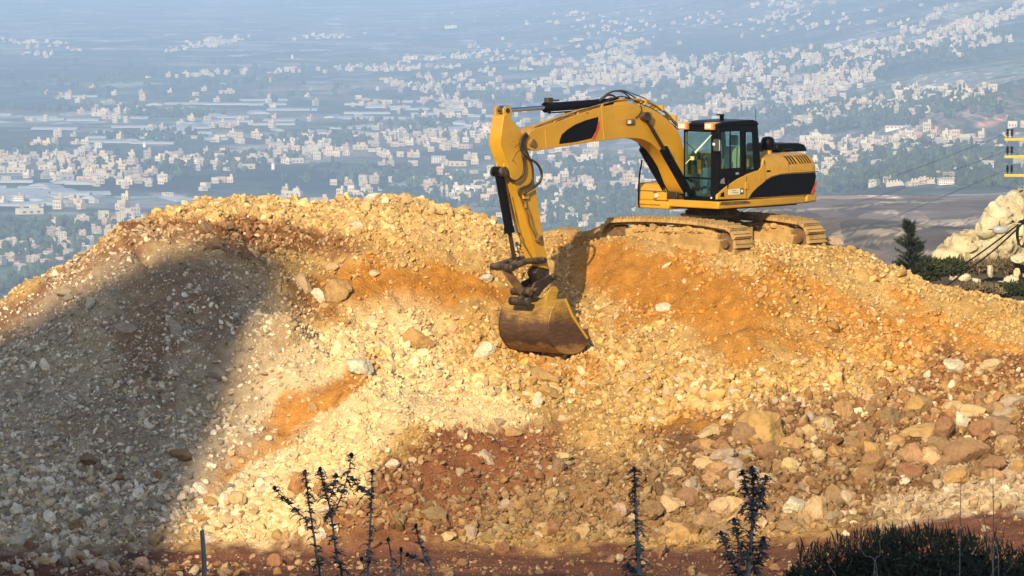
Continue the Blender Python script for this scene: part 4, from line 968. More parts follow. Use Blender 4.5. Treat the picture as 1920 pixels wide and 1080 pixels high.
for i in range(len(tp)):
    if np.isnan(ty[i]) or ty[i] < 2300 or rv.random() < .35: continue
    rr = rv.uniform(1.5, 3.4)*(1+.5*(ty[i] > 6000)); hgt = rr*rv.uniform(.8, 1.7) if rv.random() > .06 else rr*2.0; wid = rr if hgt < 2*rr else rr*.45
    jj = bv*(1+.28*rv.normal(0, 1, (len(bv), 1)).clip(-1, 1))*np.array([wid, wid, hgt/1.1])+np.array([tx[i]+rv.normal(0, 3), ty[i]+rv.normal(0, 3), tz[i]+hgt*.8])
    V_.append(jj); F_.append(bf+k*len(bv)); C2.append(np.tile(np.array([.030, .045, .020])*rv.uniform(.6, 1.9), (len(bv), 1))); k += 1
V_ = np.concatenate(V_); F_ = np.concatenate(F_)
me = bpy.data.meshes.new('valley_trees'); me.from_pydata(V_.tolist(), [], F_.tolist()); me.update()
ca = me.attributes.new('leafcol', 'FLOAT_COLOR', 'POINT'); ca.data.foreach_set('color', np.concatenate([np.concatenate(C2), np.ones((len(V_), 1))], 1).astype(np.float32).ravel())
lm, t, b = mat('far_foliage'); a = nd(t, 'Attribute', attribute_name='leafcol'); nn = noise_n(t, .5, 4, .7); f = ramp(t, nn.outputs[0], [(.3, (.5, .5, .5)), (.7, (1.5, 1.5, 1.5))]).outputs[0]
t.links.new(mix(t, 1.0, a.outputs['Color'], f, 'MULTIPLY'), b.inputs['Base Color']); b.inputs['Roughness'].default_value = 1
me.materials.append(lm); o = bpy.data.objects.new('valley_trees', me); COL.objects.link(o); tag(o, 'dark green groves and garden trees spread through the valley', 'trees', kind='stuff')
print('valley trees', k)
# ================================================================ the excavator
yel = simple('yellow_paint', (.57, .305, .018), .42, var=.16, scale=1.6, dirt=(.30, .18, .07), dirt_amt=.42, dscale=3.2, coat=0)
yel2 = simple('worn_yellow_paint', (.56, .32, .04), .45, var=.15, scale=3, dirt=(.20, .13, .07), dirt_amt=.5, dscale=3)
blk = simple('black_paint', (.004, .004, .005), .5, var=.3, scale=4, spec=.16)
rub = simple('black_hose_rubber', (.030, .024, .018), .55, var=.3, scale=6, dirt=(.16, .11, .06), dirt_amt=.3, dscale=4)
grease = simple('greasy_steel', (.045, .033, .022), .45, metal=.3, var=.4, scale=5, dirt=(.22, .15, .08), dirt_amt=.45, dscale=5, bumpy=.25)
chrome = simple('chrome_rod', (.45, .50, .62), .15, metal=1, var=.05)
mud = simple('mud_caked_steel', (.43, .27, .105), .9, var=.35, scale=3.5, dirt=(.52, .36, .15), dirt_amt=.8, dscale=3, bumpy=.7, spec=.2)
mudd = simple('dark_muddy_steel', (.17, .10, .05), .85, var=.4, scale=4, dirt=(.42, .27, .12), dirt_amt=.5, dscale=3, bumpy=.5, spec=.2)
redm = simple('red_stripe', (.62, .05, .02), .5, var=.1)
lampm = simple('lamp_lens', (.75, .74, .66), .2, var=.1); orng = simple('faded_orange_housing', (.62, .30, .10), .5, var=.15)
whitem = simple('white_plastic', (.78, .78, .76), .5, var=.1); creamm = simple('cream_sticker', (.72, .66, .48), .6, var=.05)
seatm = simple('seat_fabric', (.40, .48, .34), .85, var=.2); seatb = simple('blue_seat_cover', (.08, .16, .26), .8, var=.2); darkm = simple('cab_trim', (.05, .055, .055), .6, var=.2)
gl, t, b = mat('tinted_glass'); t.nodes.remove(b); tr = nd(t, 'BsdfTransparent'); tr.inputs[0].default_value = (.80, .91, .88, 1); gs = nd(t, 'BsdfGlossy'); gs.inputs['Roughness'].default_value = .04
lw_ = nd(t, 'LayerWeight'); lw_.inputs[0].default_value = .5; fr = nd(t, 'Math', operation='POWER'); t.links.new(lw_.outputs['Facing'], fr.inputs[0]); fr.inputs[1].default_value = 3.0; fr2 = nd(t, 'Math', operation='MULTIPLY_ADD'); t.links.new(fr.outputs[0], fr2.inputs[0]); fr2.inputs[1].default_value = .6; fr2.inputs[2].default_value = .03; mx = nd(t, 'MixShader'); t.links.new(fr2.outputs[0], mx.inputs[0]); t.links.new(tr.outputs[0], mx.inputs[1]); t.links.new(gs.outputs[0], mx.inputs[2])
t.links.new(mx.outputs[0], t.nodes['Material Output'].inputs[0])
bk, t, b = mat('bucket_steel')                      # worn shell: yellow paint above, scraped brown steel, rusty lip
tc = nd(t, 'TexCoord'); n = noise_n(t, 2.5, 8, .65); n2 = nd(t, 'TexNoise'); mp = nd(t, 'Mapping'); mp.inputs['Scale'].default_value = (3, 3, 14); t.links.new(tc.outputs['Object'], mp.inputs[0]); t.links.new(mp.outputs[0], n2.inputs['Vector']); n2.inputs['Scale'].default_value = 2; n2.inputs['Detail'].default_value = 8
sx = nd(t, 'SeparateXYZ'); t.links.new(tc.outputs['Object'], sx.inputs[0]); ad = nd(t, 'Math', operation='MULTIPLY_ADD'); t.links.new(n.outputs[0], ad.inputs[0]); ad.inputs[1].default_value = .5; hz_ = nd(t, 'Math', operation='MULTIPLY'); t.links.new(sx.outputs[2], hz_.inputs[0]); hz_.inputs[1].default_value = .55; t.links.new(hz_.outputs[0], ad.inputs[2])
BZ = ramp(t, ad.outputs[0], [(0, (.32, .18, .065)), (.34, (.30, .16, .055)), (.40, (.085, .045, .028)), (.66, (.10, .055, .03)), (.80, (.34, .20, .05)), (1, (.46, .28, .045))])
sc2 = ramp(t, n2.outputs[0], [(.35, (.75, .72, .7)), (.62, (1.15, 1.15, 1.15)), (.78, (1.7, 1.6, 1.5))]).outputs[0]
t.links.new(mix(t, 1.0, BZ.outputs[0], sc2, 'MULTIPLY'), b.inputs['Base Color']); b.inputs['Roughness'].default_value = .5; b.inputs['Metallic'].default_value = .15; bump(t, b, n2.outputs[0], .25, .01)
bucket_z = mp   # object space z is measured from the bucket's own origin

YAW = R(228); XC, YC, ZC = at(1335, 465, 117).x, 117.0, -7.66
ex = empty('excavator', (XC, YC, ZC), YAW)
tag(ex, 'yellow tracked excavator with black cab reaching its bucket down the rubble heap', 'excavator')
MI = (Matrix.Translation((XC, YC, ZC)) @ Matrix.Rotation(YAW, 4, 'Z')).inverted()
CO = MI @ Vector((0, 0, 0)); MR = MI.to_3x3()
def T(px, py, X=None, Y=None, Z=None):         # point of the machine seen at a photo pixel, on one of its own planes
    d = MR @ pxd(px, py)
    k = (X-CO.x)/d.x if X is not None else (Y-CO.y)/d.y if Y is not None else (Z-CO.z)/d.z
    return CO+d*k
def XZ(pts, Y): return [(T(a, c, Y=Y).x, T(a, c, Y=Y).z) for a, c in pts]
YB = -.10
def off(p, dx=0, dy=0, dz=0): return Vector((p.x+dx, p.y+dy, p.z+dz))
def rings(pts, n=10):                          # smooth curve through points
    out = []
    for i in range(len(pts)-1):
        p0, p1, p2, p3 = pts[max(i-1, 0)], pts[i], pts[i+1], pts[min(i+2, len(pts)-1)]
        for k in range(n):
            q = k/n; out.append(.5*((2*p1)+(p2-p0)*q+(2*p0-5*p1+4*p2-p3)*q*q+(3*p1-p0-3*p2+p3)*q**3))
    out.append(pts[-1]); return out
def hose(name, pts, r, Y, parent, m=None):
    P = [T(p[0], p[1], Y=(p[2] if len(p) > 2 else Y)) for p in pts]; q = MB(); q.tube(rings(P, 6), r, 8); return q.build(name, m or rub, parent, smooth=60)

# ---- undercarriage (turned square to the upper machine)
UM = Matrix.Translation((0, 0, -.29)) @ Matrix.Rotation(R(-45)-YAW, 4, 'Z')
def ub_(q): q.v = [tuple(UM @ Vector(v)) for v in q.v]; return q
TL, TR_ = 1.78, .385
def path(nn=400):
    P = []
    for a in np.linspace(-90, 90, 60): P.append((TL+TR_*math.cos(R(a)), .42+TR_*math.sin(R(a))))
    for x in np.linspace(TL, -TL, 80)[1:-1]: P.append((x, .805+.075*(1-(abs(x)/TL)**2.2)))
    for a in np.linspace(90, 270, 60): P.append((-TL+TR_*math.cos(R(a)), .42+TR_*math.sin(R(a))))
    for x in np.linspace(-TL, TL, 80)[1:-1]: P.append((x, .035))
    return P
PP = path(); seg = [0]
for a, c in zip(PP, PP[1:]+PP[:1]): seg.append(seg[-1]+math.hypot(c[0]-a[0], c[1]-a[1]))
def along(s_):
    s_ %= seg[-1]; i = int(np.searchsorted(seg, s_, 'right'))-1; a = PP[i % len(PP)]; c = PP[(i+1) % len(PP)]; L_ = max(seg[i+1]-seg[i], 1e-6); q = (s_-seg[i])/L_
    d = Vector((c[0]-a[0], c[1]-a[1])).normalized(); return a[0]+(c[0]-a[0])*q, a[1]+(c[1]-a[1])*q, d
def track(yc, label):
    NS = 46; pitch = seg[-1]/NS; root = MB(); rr = random.Random(int(yc*10))
    for k in range(NS):
        x, z, d = along(k*pitch); nx, nz = d.y, -d.x          # outward normal
        def q(a_, h_, y): return (x+d.x*a_+nx*h_, yc+y, z+d.y*a_+nz*h_)
        w = .30; jz = rr.uniform(-.008, .008)
        for a0, a1, h0, h1 in ((-pitch*.48, pitch*.46, -.02, .055), (-pitch*.42, -pitch*.22, .055, .105+jz), (pitch*.02, pitch*.16, .055, .08)):
            v = [q(a0, h0, -w), q(a1, h0, -w), q(a1, h0, w), q(a0, h0, w), q(a0, h1, -w), q(a1, h1, -w), q(a1, h1, w), q(a0, h1, w)]
            root.add(v, [(3,2,1,0),(4,5,6,7),(0,1,5,4),(1,2,6,5),(2,3,7,6),(3,0,4,7)])
        for y in (-.11, .11):                                   # chain links
            v = [q(-pitch*.44, -.085, y-.03), q(pitch*.44, -.085, y-.03), q(pitch*.44, -.085, y+.03), q(-pitch*.44, -.085, y+.03), q(-pitch*.44, .002, y-.03), q(pitch*.44, .002, y-.03), q(pitch*.44, .002, y+.03), q(-pitch*.44, .002, y+.03)]
            root.add(v, [(3,2,1,0),(4,5,6,7),(0,1,5,4),(1,2,6,5),(2,3,7,6),(3,0,4,7)])
    tr_ = ub_(root).build('track', mud, ex, smooth=0); tr_['label'] = label
    q = MB(); q.prism([(-1.45, .16), (1.4, .16), (1.52, .30), (1.5, .66), (1.2, .74), (.7, .72), (.4, .66), (-.3, .73), (-.5, .69), (-1.1, .73), (-1.5, .64)], yc-.17, yc+.17)
    q.prism([(-1.5, .16), (1.5, .16), (1.5, .33), (-1.5, .36)], yc-.22, yc-.172); q.prism([(-1.5, .16), (1.5, .16), (1.5, .33), (-1.5, .36)], yc+.172, yc+.22)
    q.prism([(1.12, .12), (1.62, .14), (1.68, .52), (1.12, .56)], yc-.26, yc+.26)
    ub_(q).build('track_frame', mud, tr_, bevel=.02)
    for x in (-.55, .62):
        q = MB(); q.tube([(x, yc-.21, .735), (x, yc-.15, .735), (x, yc-.149, .735), (x, yc+.149, .735), (x, yc+.15, .735), (x, yc+.21, .735)], [.09, .09, .065, .065, .09, .09], 14)
        ub_(q).build('carrier_roller', mud, tr_)
    q = MB(); pl = []
    for k in range(42):
        a_ = 2*math.pi*k/42; r_ = .355 if k % 2 else .30; pl.append((-TL+r_*math.cos(a_), .42+r_*math.sin(a_)))
    q.prism(pl, yc-.05, yc+.05); q.cyl((-TL, yc-.24, .42), (-TL, yc+.2, .42), .20, 20); ub_(q).build('sprocket', mudd, tr_)
    q = MB(); q.cyl((TL, yc-.09, .42), (TL, yc+.09, .42), .31, 28); q.cyl((TL, yc-.2, .42), (TL, yc+.2, .42), .1, 16); ub_(q).build('idler', mudd, tr_)
    bm = bmesh.new()                                            # heaped mud on the track frame
    rr = random.Random(4)
    for k in range(90):
        x = rr.uniform(-1.4, 1.3); m_ = Matrix.Translation((x, yc+rr.uniform(-.2, .2), .70+rr.uniform(-.07, .03))) @ Matrix.Diagonal((rr.uniform(.06, .16), rr.uniform(.05, .1), rr.uniform(.03, .08), 1))
        bmesh.ops.create_icosphere(bm, subdivisions=2, radius=1, matrix=m_)
    for v in bm.verts: v.co += Vector((mnoise.noise(v.co*14), mnoise.noise(v.co*14+Vector((5, 5, 5))), mnoise.noise(v.co*14+Vector((9, 1, 3)))))*.05; v.co = UM @ v.co
    me = bpy.data.meshes.new('caked_mud'); bm.to_mesh(me); bm.free(); me.materials.append(mud); o = bpy.data.objects.new('caked_mud', me); COL.objects.link(o); o.parent = tr_
track(-1.30, 'mud caked near crawler track'); track(1.30, 'mud caked far crawler track')
q = MB(); q.prism([(-.95, -.6), (.95, -.6), (.6, .6), (-.6, .6)], .32, .66, 'Z'); 
for sx in (-1, 1):
    for sy in (-1, 1):
        q.add([UM.inverted() @ UM @ Vector(p) for p in ((sx*.3, sy*.5, .34), (sx*.95, sy*1.16, .22), (sx*.6, sy*1.16, .22), (sx*.1, sy*.5, .34), (sx*.3, sy*.5, .64), (sx*.95, sy*1.16, .52), (sx*.6, sy*1.16, .52), (sx*.1, sy*.5, .64))], [(3,2,1,0),(4,5,6,7),(0,1,5,4),(1,2,6,5),(2,3,7,6),(3,0,4,7)])
q.box((-.7, -.7, .3), (.7, .7, .70)); ub_(q).build('car_body', mud, ex, bevel=.02)
q = MB(); q.cyl((0, 0, .70), (0, 0, .80), .62, 40); q.cyl((0, 0, .80), (0, 0, 1.34), .60, 40); q.cyl((0, 0, .98), (0, 0, 1.18), .66, 40)
for k in range(44): a_ = 2*math.pi*k/44; q.box((.62*math.cos(a_)-.02, .62*math.sin(a_)-.02, .715), (.62*math.cos(a_)+.02, .62*math.sin(a_)+.02, .79))
q.build('slew_ring', mudd, ex)

# ---- platform
XF = 1.30; YL = 1.27; YR = -1.30
zb = T(1341, 392, X=XF).z; zt = T(1341, 377.5, X=XF).z; XR = T(1536, 372, Y=YL).x
q = MB(); q.prism([(XF, -.30), (XF, YL), (-1.9, YL), (-2.3, YL-.1), (-2.3, YR+.1), (-1.9, YR), (XF-.02, YR), (XF-.02, -.74), (.6, -.74), (.6, -.30)], zb, zt, 'Z')
plat = q.build('platform', yel, ex, bevel=.03)
q = MB(); q.box((-2.0, -1.0, zb-.05), (1.0, 1.0, zb-.002)); q.build('belly_plate', blk, plat)
q = MB(); g = XZ([(1350, 384), (1353, 378.5), (1400, 376), (1408, 378.5), (1404, 381.5), (1365, 384)], YL+.012); q.prism(g, YL+.006, YL+.014); q.build('step_recess', mudd, plat)
# engine housing and counterweight
side = [(1345.5, 374), (1345.5, 367), (1350, 360), (1362, 350), (1382, 336.5), (1400, 327), (1414, 322), (1423, 319.5), (1428, 313), (1431.5, 300), (1432, 296)]
S_side = XZ(side, YL+.02)
zt_h = T(1460, 288.5, Y=.95).z; XH0 = T(1433, 300, Y=YL).x
q = MB(); q.prism(S_side+[(XH0-.02, T(1433, 320, Y=YL).z), (XH0-.02, zt+.004)], YL-.05, YL+.02)
fend = q.build('fender_panel', yel, ex, bevel=.01)
Xr = XR+.04; ro = .22; prof = [(YL, zt+.004), (YL, zt_h-.30), (YL-.03, zt_h-.20), (YL-.10, zt_h-.10), (YL-.20, zt_h-.04), (YL-.34, zt_h), (YR+.34, zt_h), (YR+.1, zt_h-.10), (YR, zt_h-.30), (YR, zt+.004)]
q = MB(); n_ = len(prof)
rows_ = [(XH0, 1, 0), (Xr+.28, 1, 0), (Xr+.12, .985, .02), (Xr+.03, .95, .06), (Xr, .90, .12)]
for X_, k_, dz_ in rows_:
    for y_, z_ in prof: q.v.append((X_, y_*k_, z_-(dz_ if z_ > zt+.3 else 0)))
for r_ in range(len(rows_)-1):
    for k_ in range(n_-1): q.f.append((r_*n_+k_, r_*n_+k_+1, (r_+1)*n_+k_+1, (r_+1)*n_+k_))
    q.f.append((r_*n_+n_-1, r_*n_, (r_+1)*n_, (r_+1)*n_+n_-1))
q.f.append(tuple(range(n_))); q.f.append(tuple(range((len(rows_)-1)*n_, len(rows_)*n_))[::-1])
hous = q.build('engine_housing', yel, ex, smooth=30)
bp = XZ([(1404, 371.5), (1411, 361), (1420, 352), (1434, 340.5), (1448, 332.5), (1464, 328), (1488, 325.8), (1529.5, 323.5), (1530, 332), (1527, 348), (1521, 363.5), (1480, 366)], YL+.03)
q = MB(); q.prism(bp, YL+.006, YL+.032); q.build('side_grille_panel', blk, hous, bevel=.006)
q = MB(); q.prism(XZ([(1529, 341.5), (1531.5, 338.5), (1531.5, 345), (1524.5, 362.8), (1520, 363.2)], YL+.035), YL+.0325, YL+.036); q.build('red_stripe', redm, hous, smooth=0)
q = MB(); q.prism(XZ([(1403, 373), (1419, 350.5), (1434, 338.3), (1448, 330.3), (1466, 325.6), (1490, 323.2), (1534, 320.8), (1534, 322), (1490, 324.6), (1466, 327), (1449, 331.8), (1435, 339.8), (1420.5, 352), (1405, 373)], YL+.03), YL+.004, YL+.014); q.build('panel_seam', mudd, hous, smooth=0)
q = MB()
for a_ in (1433.0, 1478.5): q.prism(XZ([(a_, 300), (a_+.9, 300), (a_+1.5, 321+(16 if a_ < 1440 else 0)), (a_+.5, 321+(16 if a_ < 1440 else 0))], YL+.01), YL+.001, YL+.006)
q.prism(XZ([(1400, 331), (1400.8, 331), (1400.8, 371), (1400, 371)], YL+.03), YL+.021, YL+.026)
q.build('door_seam', mudd, hous, smooth=0)
for k, px_ in enumerate((1473.5, 1479, 1484.5, 1492.5, 1497.5, 1502.5, 1507.5, 1512)):   # louvres cut in the rounded shoulder
    pa = T(px_, 290.5, Y=YL-.13); pb = T(px_+4.2, 299.5, Y=YL+.0)
    q = MB(); w_ = .030 if k < 3 else .024; x_ = (pa.x+pb.x)/2
    q.add([(x_-w_, YL-.165, zt_h-.045), (x_+w_, YL-.165, zt_h-.045), (x_+w_-.05, YL+.004, zt_h-.235), (x_-w_-.05, YL+.004, zt_h-.235), (x_-w_, YL-.10, zt_h-.11+.03), (x_+w_, YL-.10, zt_h-.11+.03)], [(0, 1, 5, 4), (4, 5, 2, 3)])
    q.build('vent_slot', blk, hous, smooth=0)
q = MB(); q.prism(XZ([(1485, 315), (1524, 313), (1524, 318.5), (1484, 320.5)], YL+.01), YL+.001, YL+.004); q.build('faded_lettering', yel2, hous, smooth=0)
q = MB(); q.prism(XZ([(1366, 355.5), (1388, 353.5), (1388, 364), (1366, 366)], YL+.03), YL+.021, YL+.027); st_ = q.build('sticker', creamm, fend, smooth=0)
q = MB(); q.prism(XZ([(1388, 353.5), (1394, 353), (1394, 363.2), (1388, 364)], YL+.03), YL+.021, YL+.028); q.build('black_badge', blk, fend, smooth=0)
q = MB(); q.prism(XZ([(1389.2, 355.5), (1393, 355.2), (1393, 360.5), (1389.2, 361)], YL+.03), YL+.0285, YL+.030); q.build('badge_mark', whitem, fend, smooth=0)
q = MB()
for a_, c_, w__ in ((1373, 357.2, 8), (1373, 361, 11)): q.prism(XZ([(a_, c_), (a_+w__, c_-.6), (a_+w__, c_+.5), (a_, c_+1.1)], YL+.03), YL+.0275, YL+.029)
q.build('sticker_lines', mudd, st_, smooth=0)
q = MB(); q.prism(XZ([(1438, 319.5), (1445, 319), (1445, 322.3), (1438, 322.8)], YL+.01), YL+.001, YL+.005); q.build('small_plate', blk, hous, smooth=0)
q = MB(); p_ = T(1425.5, 334, Y=YL+.02); q.cyl((p_.x, YL+.015, p_.z), (p_.x, YL+.03, p_.z), .07, 18); q.build('filler_cap', yel, fend)
q = MB(); q.prism(XZ([(1396, 342), (1399, 341), (1402.5, 342.5), (1402.5, 354), (1396, 355)], YL+.02), YL+.021, YL+.045); q.build('door_handle', yel, fend, bevel=.008)
q = MB(); q.prism(XZ([(1350.5, 369), (1352, 362.5), (1357.5, 359.5), (1357.8, 369)], YL+.02), YL+.021, YL+.026); q.build('step_hole', blk, fend, smooth=0)
# counterweight rear skirt
q = MB(); q.prism([(XR+.5, YL+.015), (XR+.1, YL), (XR-.06, YL-.25), (XR-.16, .5), (XR-.16, -.5), (XR-.06, YR+.25), (XR+.1, YR), (XR+.5, YR)], zb+.02, zt+.10, 'Z'); q.build('counterweight', yel2, ex, bevel=.05, seg=3)
# pre-cleaner, exhaust hood
pa = T(1439.5, 283, Y=.75); q = MB(); q.cyl((pa.x, .75, zt_h-.02), (pa.x, .75, zt_h+.10), .10, 20); q.build('intake_collar', yel, ex)
q = MB(); z0_ = zt_h+.10; q.tube([(pa.x, .75, z0_), (pa.x, .75, z0_+.03), (pa.x, .75, z0_+.22), (pa.x, .75, z0_+.29), (pa.x, .75, z0_+.32)], [.13, .165, .165, .13, .05], 24); q.build('air_intake', blk, ex, smooth=50)
xa, xb = T(1449, 290, Y=.1).x, T(1489, 290, Y=.1).x; q = MB(); q.prism([(xa+.25, zt_h-.01), (xb-.1, zt_h-.01), (xb+.02, zt_h+.16), (xb+.25, zt_h+.20), (xa+.2, zt_h+.20), (xa+.25, zt_h+.17)], -.55, .45); q.build('exhaust_hood', blk, ex, bevel=.04)
q = MB(); q.tube([T(1468, 284.5, Y=.47), T(1468, 280.5, Y=.47), T(1485, 279.5, Y=.47), T(1486, 283.5, Y=.47)], .012, 6); q.build('hood_rail', grease, ex)

# ---- right side boxes (beyond the boom)
yb1 = -1.28; rx = T(1192, 391, Y=yb1).x; zr0 = T(1220, 391, X=XF).z; zr1 = T(1220, 343.5, X=XF).z; zr2 = T(1220, 358, X=XF).z; zr3 = T(1220, 376, X=XF).z; yi = T(1251, 380, X=XF).y
q = MB(); q.prism([(XF, zr3+.01), (XF, zr2), (XF-.03, zr1-.03), (XF-.10, zr1), (.55, zr1), (.55, zr3+.01)], yb1, yi-.04); bx1 = q.build('tool_box', yel, ex, bevel=.03)
q = MB(); q.box((.3, yb1+.01, zr0), (XF+.03, yi+.06, zr3)); q.build('box_base', yel, bx1, bevel=.04)
q = MB(); q.box((XF+.001, yb1+.05, zr2-.012), (XF+.006, yi-.06, zr2+.012)); q.box((XF+.031, yb1+.08, zr3-.11), (XF+.036, yi-.2, zr3-.085)); q.build('lid_seam', mudd, bx1, smooth=0)
pl_ = T(1231.5, 366.5, X=XF); q = MB(); q.cyl((XF, pl_.y, pl_.z), (XF+.03, pl_.y, pl_.z), .048, 18); q.build('headlight', lampm, bx1)
q = MB(); [q.box((XF+.001, pl_.y-.10, pl_.z+dz), (XF+.02, pl_.y-.0, pl_.z+dz+.03)) for dz in (-.09, .06)]; q.build('lamp_guard', mudd, bx1)
xt = .50; q = MB(); yy0, yy1 = T(1246, 320, X=xt).y, T(1276, 320, X=xt).y
ztk = T(1246, 297, X=xt).z; zt2 = T(1250, 325, X=xt).z
q.prism([(xt, zr0), (xt, zt2), (xt-.05, ztk-.05), (xt-.12, ztk), (xt-1.1, ztk), (xt-1.1, zr0)], -1.22, yy1); tk = q.build('fuel_tank', yel, ex, bevel=.03)
q = MB(); q.box((xt+.001, yy0+.06, zt2-.01), (xt+.012, yy1, zt2+.012)); q.box((xt+.001, yy0+.15, zt2-.10), (xt+.01, yy1-.1, zt2-.085)); q.build('tank_seam', mudd, tk, smooth=0)
q = MB(); q.cyl((xt-.5, -.9, ztk), (xt-.5, -.9, ztk+.06), .07, 16); q.build('filler_cap', blk, tk)
q = MB(); q.tube(rings([T(1204, 300, X=1.45), T(1200, 322, X=1.45), T(1198, 345, X=1.42), T(1197, 380, X=1.38), T(1199, 389, X=1.36)], 5), .020, 8); q.build('grab_rail', blk, ex)

# ---- cab
YC1, YC0 = YL-.01, .19; zc1 = T(1341, 231, X=XF).z
def cz(py, Y=YC1): return T(1380, py, Y=Y).z
xr_b = T(1431, 315, Y=YC1).x; xr_t = T(1420, 232, Y=YC1).x
def lines(v, key): return sorted(set(v))
def wall(name, rects, Xs, z0, z1, Yc, th, m, parent, slant=0):
    q = MB(); xs = sorted(set(Xs+[r[0] for r in rects]+[r[1] for r in rects])); zs = sorted(set([z0, z1]+[r[2] for r in rects]+[r[3] for r in rects]))
    f = lambda x, z: x+slant*(z-z0)*max(0, min(1, (Xs[1]-x)/(Xs[1]-Xs[0])))**2 if slant else x
    for i in range(len(xs)-1):
        for j in range(len(zs)-1):
            cx, cz_ = (xs[i]+xs[i+1])/2, (zs[j]+zs[j+1])/2
            if any(r[0] < cx < r[1] and r[2] < cz_ < r[3] for r in rects): continue
            q.prism([(f(xs[i], zs[j]), zs[j]), (f(xs[i+1], zs[j]), zs[j]), (f(xs[i+1], zs[j+1]), zs[j+1]), (f(xs[i], zs[j+1]), zs[j+1])], Yc, Yc+th)
    bm = bmesh.new(); me = bpy.data.meshes.new(name); me.from_pydata(q.v, [], q.f); bm.from_mesh(me); bmesh.ops.remove_doubles(bm, verts=bm.verts, dist=1e-4)
    kill = [f_ for f_ in bm.faces if any(f_ is not g_ and set(f_.verts) == set(g_.verts) for e_ in f_.edges[:1] for g_ in e_.link_faces)]
    bmesh.ops.delete(bm, geom=kill, context='FACES'); bmesh.ops.recalc_face_normals(bm, faces=bm.faces); bm.to_mesh(me); bm.free(); me.materials.append(m)
    o = bpy.data.objects.new(name, me); COL.objects.link(o); o.parent = parent; return o
xt_ = lambda px, py: T(px, py, Y=YC1).x
slant = (xr_t-xr_b)/(zc1-zt)
W1 = (xt_(1392.5, 280), xt_(1347.5, 280), cz(315), cz(246)); W2 = (xt_(1419.5, 290), xt_(1402, 290), cz(319), cz(249))
cabo = wall('cab', [W1, W2], [xr_b, XF-.05], zt, zc1-.09, YC1-.05, .05, blk, ex, slant)
trimm = simple('cab_lining', (.16, .21, .19), .8, var=.15)
wall('inner_cab_wall', [(xr_b+.15, XF-.10, zt+.6, zc1-.2)], [xr_b, XF-.05], zt, zc1-.09, YC0, .05, trimm, cabo, slant)
q = MB(); xr_m = xr_b+slant*(zc1-.09-zt); q.prism([(xr_b, zt), (xr_b+.05, zt), (xr_b+.05+slant*.75, zt+.75), (xr_b+slant*.9, zt+.75)], YC0+.05, YC1-.05); q.prism([(xr_m, zc1-.25), (xr_m+.05, zc1-.25), (xr_m+.05, zc1-.09), (xr_m, zc1-.09)], YC0+.05, YC1-.05); q.build('rear_cab_wall', trimm, cabo)
q = MB(); q.box((xr_b, YC0, zt+.002), (XF-.04, YC1, zt+.08)); q.build('cab_floor', blk, cabo)
q = MB(); q.prism([(XF+.0, zc1-.10), (XF+.02, zc1-.04), (XF-.06, zc1-.005), (XF-.4, zc1+.035), (xr_t+.15, zc1+.045), (xr_t-.02, zc1), (xr_t-.06, zc1-.09)], YC0, YC1+.01); q.build('cab_roof', blk, cabo, bevel=.03, seg=3)
fy = lambda px, py: T(px, py, X=XF).y
fz = lambda py: T(1305, py, X=XF).z
q = MB()                                          # front frame
q.box((XF-.06, YC0, zt+.002), (XF, fy(1282.5, 300), zc1-.10)); q.box((XF-.10, fy(1333, 300), zt+.002), (XF+.004, YC1+.003, zc1-.10))
q.box((XF-.06, fy(1282.5, 300), fz(247)), (XF, fy(1333, 300), zc1-.10)); q.box((XF-.05, fy(1282.5, 300), fz(335.5)), (XF+.01, fy(1333, 300), fz(332))); q.box((XF-.06, fy(1282.5, 300), zt+.002), (XF, fy(1333, 300), fz(373)))
q.build('windscreen_frame', blk, cabo, bevel=.012)
q = MB(); q.box((XF-.03, fy(1282.5, 300), fz(332)), (XF-.022, fy(1333, 300), fz(247))); q.build('windscreen', gl, cabo, smooth=0)
q = MB(); q.box((XF-.03, fy(1282.5, 300), fz(373)), (XF-.022, fy(1333, 300), fz(335.5))); q.build('lower_windscreen', gl, cabo, smooth=0)
for nm_, w_ in (('door_window', W1), ('rear_side_window', W2)):
    q = MB(); q.box((w_[0]+.0, YC1-.03, w_[2]), (w_[1], YC1-.022, w_[3])); q.build(nm_, gl, cabo, smooth=0)
q = MB(); q.box((xr_b+.3, YC0+.02, zt+.7), (XF-.12, YC0+.028, zc1-.25)); q.build('inner_window', gl, cabo, smooth=0)
q = MB(); q.box((xr_b+.2, YC0+.06, zt+.95), (xr_b+.207, YC1-.06, zc1-.28)); q.build('rear_window', gl, cabo, smooth=0)
xm = xt_(1371, 280); q = MB(); q.box((xm-.012, YC1-.045, W1[2]), (xm+.012, YC1-.02, W1[3])); xd = xt_(1397, 280); q.box((xd-.008, YC1+.001, zt+.45), (xd+.008, YC1+.02, zc1-.2)); q.build('door_bar', blk, cabo)
q = MB(); q.tube([(xt_(1362, 352), YC1+.03, cz(352)), (xt_(1364, 336), YC1+.04, cz(336)), (xt_(1375, 329), YC1+.04, cz(329)), (xt_(1392, 328), YC1+.03, cz(328))], .014, 8); q.build('door_handle', blk, cabo)
q = MB(); q.prism(XZ([(1350, 344), (1352, 337), (1358, 333), (1359, 345)], YC1+.003), YC1+.001, YC1+.006); q.build('door_reflector', simple('grey_pad', (.22, .22, .25), .5), cabo, smooth=0)
q = MB(); q.prism(XZ([(1379.5, 323.5), (1385.5, 323), (1385.5, 327), (1379.5, 327.5)], YC1+.003), YC1+.001, YC1+.006); q.build('door_label', simple('grey_label', (.28, .33, .36), .5), cabo, smooth=0)
